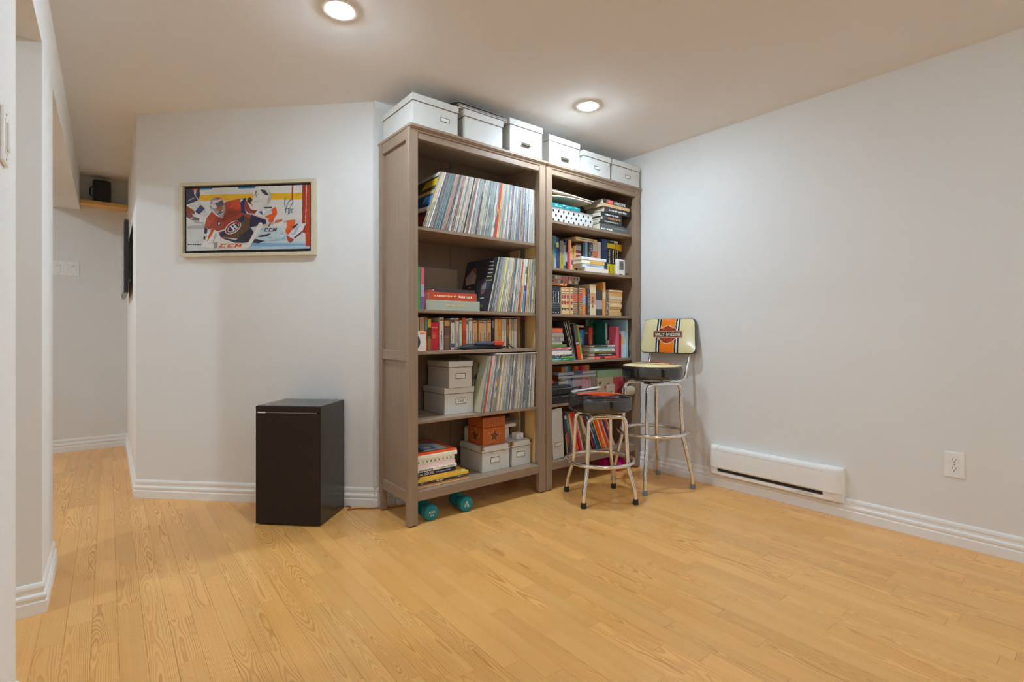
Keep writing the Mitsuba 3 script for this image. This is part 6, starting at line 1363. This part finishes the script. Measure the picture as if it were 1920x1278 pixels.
# ------------------------------------------------------------------ hallway shelf, its speaker, the wall screen
t = thing('hall_shelf', 'light wooden shelf board across the end of the hallway', 'shelf')
part(t, 'board', bx(XL + .001, Bc[0] - .001, YF - .155, YF - .001, 1.965, 1.995, .003), 'pine_shelf')
t = thing('shelf_speaker', 'small black speaker with a side handle on the hallway shelf', 'speaker')
oc = sbox(-.058, 0, .058, .178).buffer(-.02).buffer(.02, quad_segs=5)
part(t, 'cabinet', xf(prism(oc, 0, .10), frame((-1.178, YF - .020, 1.9955), (1, 0, 0), (0, 0, 1), (0, -1, 0))), 'black_plastic')
part(t, 'grille', xf(prism(oc.buffer(-.008), .1002, .103), frame((-1.178, YF - .020, 1.9955), (1, 0, 0), (0, 0, 1), (0, -1, 0))), 'black_soft')
part(t, 'handle', tube(fillet([(-1.2355, YF - .07, 2.125), (-1.252, YF - .07, 2.115), (-1.252, YF - .07, 2.055), (-1.2355, YF - .07, 2.045)], .012), .004, 8), 'black_plastic', smooth=40)
t = thing('wall_screen', 'dark wall-mounted screen seen edge-on in the hallway', 'screen')
part(t, 'panel', bx(Bc[0] - .045, Bc[0] - .022, 1.93, 2.75, 1.215, 1.690, .003), 'black_plastic'); part(t, 'bezel', bx(Bc[0] - .047, Bc[0] - .0455, 1.94, 2.74, 1.225, 1.680), 'vinyl_black')
part(t, 'mount', bx(Bc[0] - .0215, Bc[0] - .0005, 2.15, 2.45, 1.32, 1.58), 'grey_metal'); part(t, 'lower_strip', bx(Bc[0] - .0455, Bc[0] - .024, 1.94, 2.74, 1.207, 1.2145, .001), 'grey_metal')

# ------------------------------------------------------------------ dumbbells under the bookcases
def dumbbell(label, p0, p1, R, ln, m, group, word=None, roll=0.0):
    t = thing('dumbbell', label, 'dumbbell', group)
    p0, p1 = np.r_[p0, R], np.r_[p1, R]; d = (p1 - p0) / np.linalg.norm(p1 - p0); L_ = np.linalg.norm(p1 - p0)
    side = np.cross((0, 0, 1), d); side /= np.linalg.norm(side)
    u = np.cross(d, side); c, s = math.cos(roll), math.sin(roll)
    M = frame(p0, side * c + u * s, -side * s + u * c, d)
    H = [(0, 0), (R * .72, 0), (R * .90, .002), (R, .008), (R, ln - .006), (R * .93, ln), (R * .40, ln), (0, ln)]
    for q_ in (M, M @ tr(0, 0, L_) @ np.diag([1., -1, -1, 1])):
        k = part(t, 'head', xf(lathe(H, 36), q_), m, smooth=30)
    part(t, 'handle', xf(lathe([(0, ln * .9), (R * .40, ln * .9), (R * .40, L_ - ln * .9), (0, L_ - ln * .9)], 20), M), m, smooth=30)
    if word:
        for s_, h_, yo, wd in word:
            m_ = meshkit.text_mesh(s_, h_, .0006, True); v = np.asarray(m_.vertices).copy()
            v[:, 0] = (v[:, 0] - v[:, 0].min()) / np.ptp(v[:, 0]) * wd - wd / 2; v[:, 1] += yo - h_ / 2
            m_.vertices = v; part(t, 'lettering', xf(m_, M @ np.diag([-1., 1, -1, 1])), 'white_ink')
    return t
TW = [('ALEX', .0105, .004, .034), ('7 LB', .0075, -.012, .017)]
dumbbell('teal dumbbell with its lettering upright, next to the front left leg', (.136, .016), (.150, .160), .0405, .045, 'teal_vinyl', 'teal dumbbells under the left bookcase', TW)
dumbbell('teal dumbbell with its lettering turned sideways, under the left bookcase', (.345, .012), (.362, .160), .0405, .045, 'teal_vinyl', 'teal dumbbells under the left bookcase', TW, 1.25)
dumbbell('pink dumbbell under the right bookcase, half hidden by the bar stool', (1.580, .035), (1.700, .085), .034, .042, 'magenta_vinyl', 'pink dumbbells under the right bookcase')
dumbbell('pink dumbbell lying further back under the right bookcase', (1.565, .150), (1.685, .165), .034, .042, 'magenta_vinyl', 'pink dumbbells under the right bookcase')
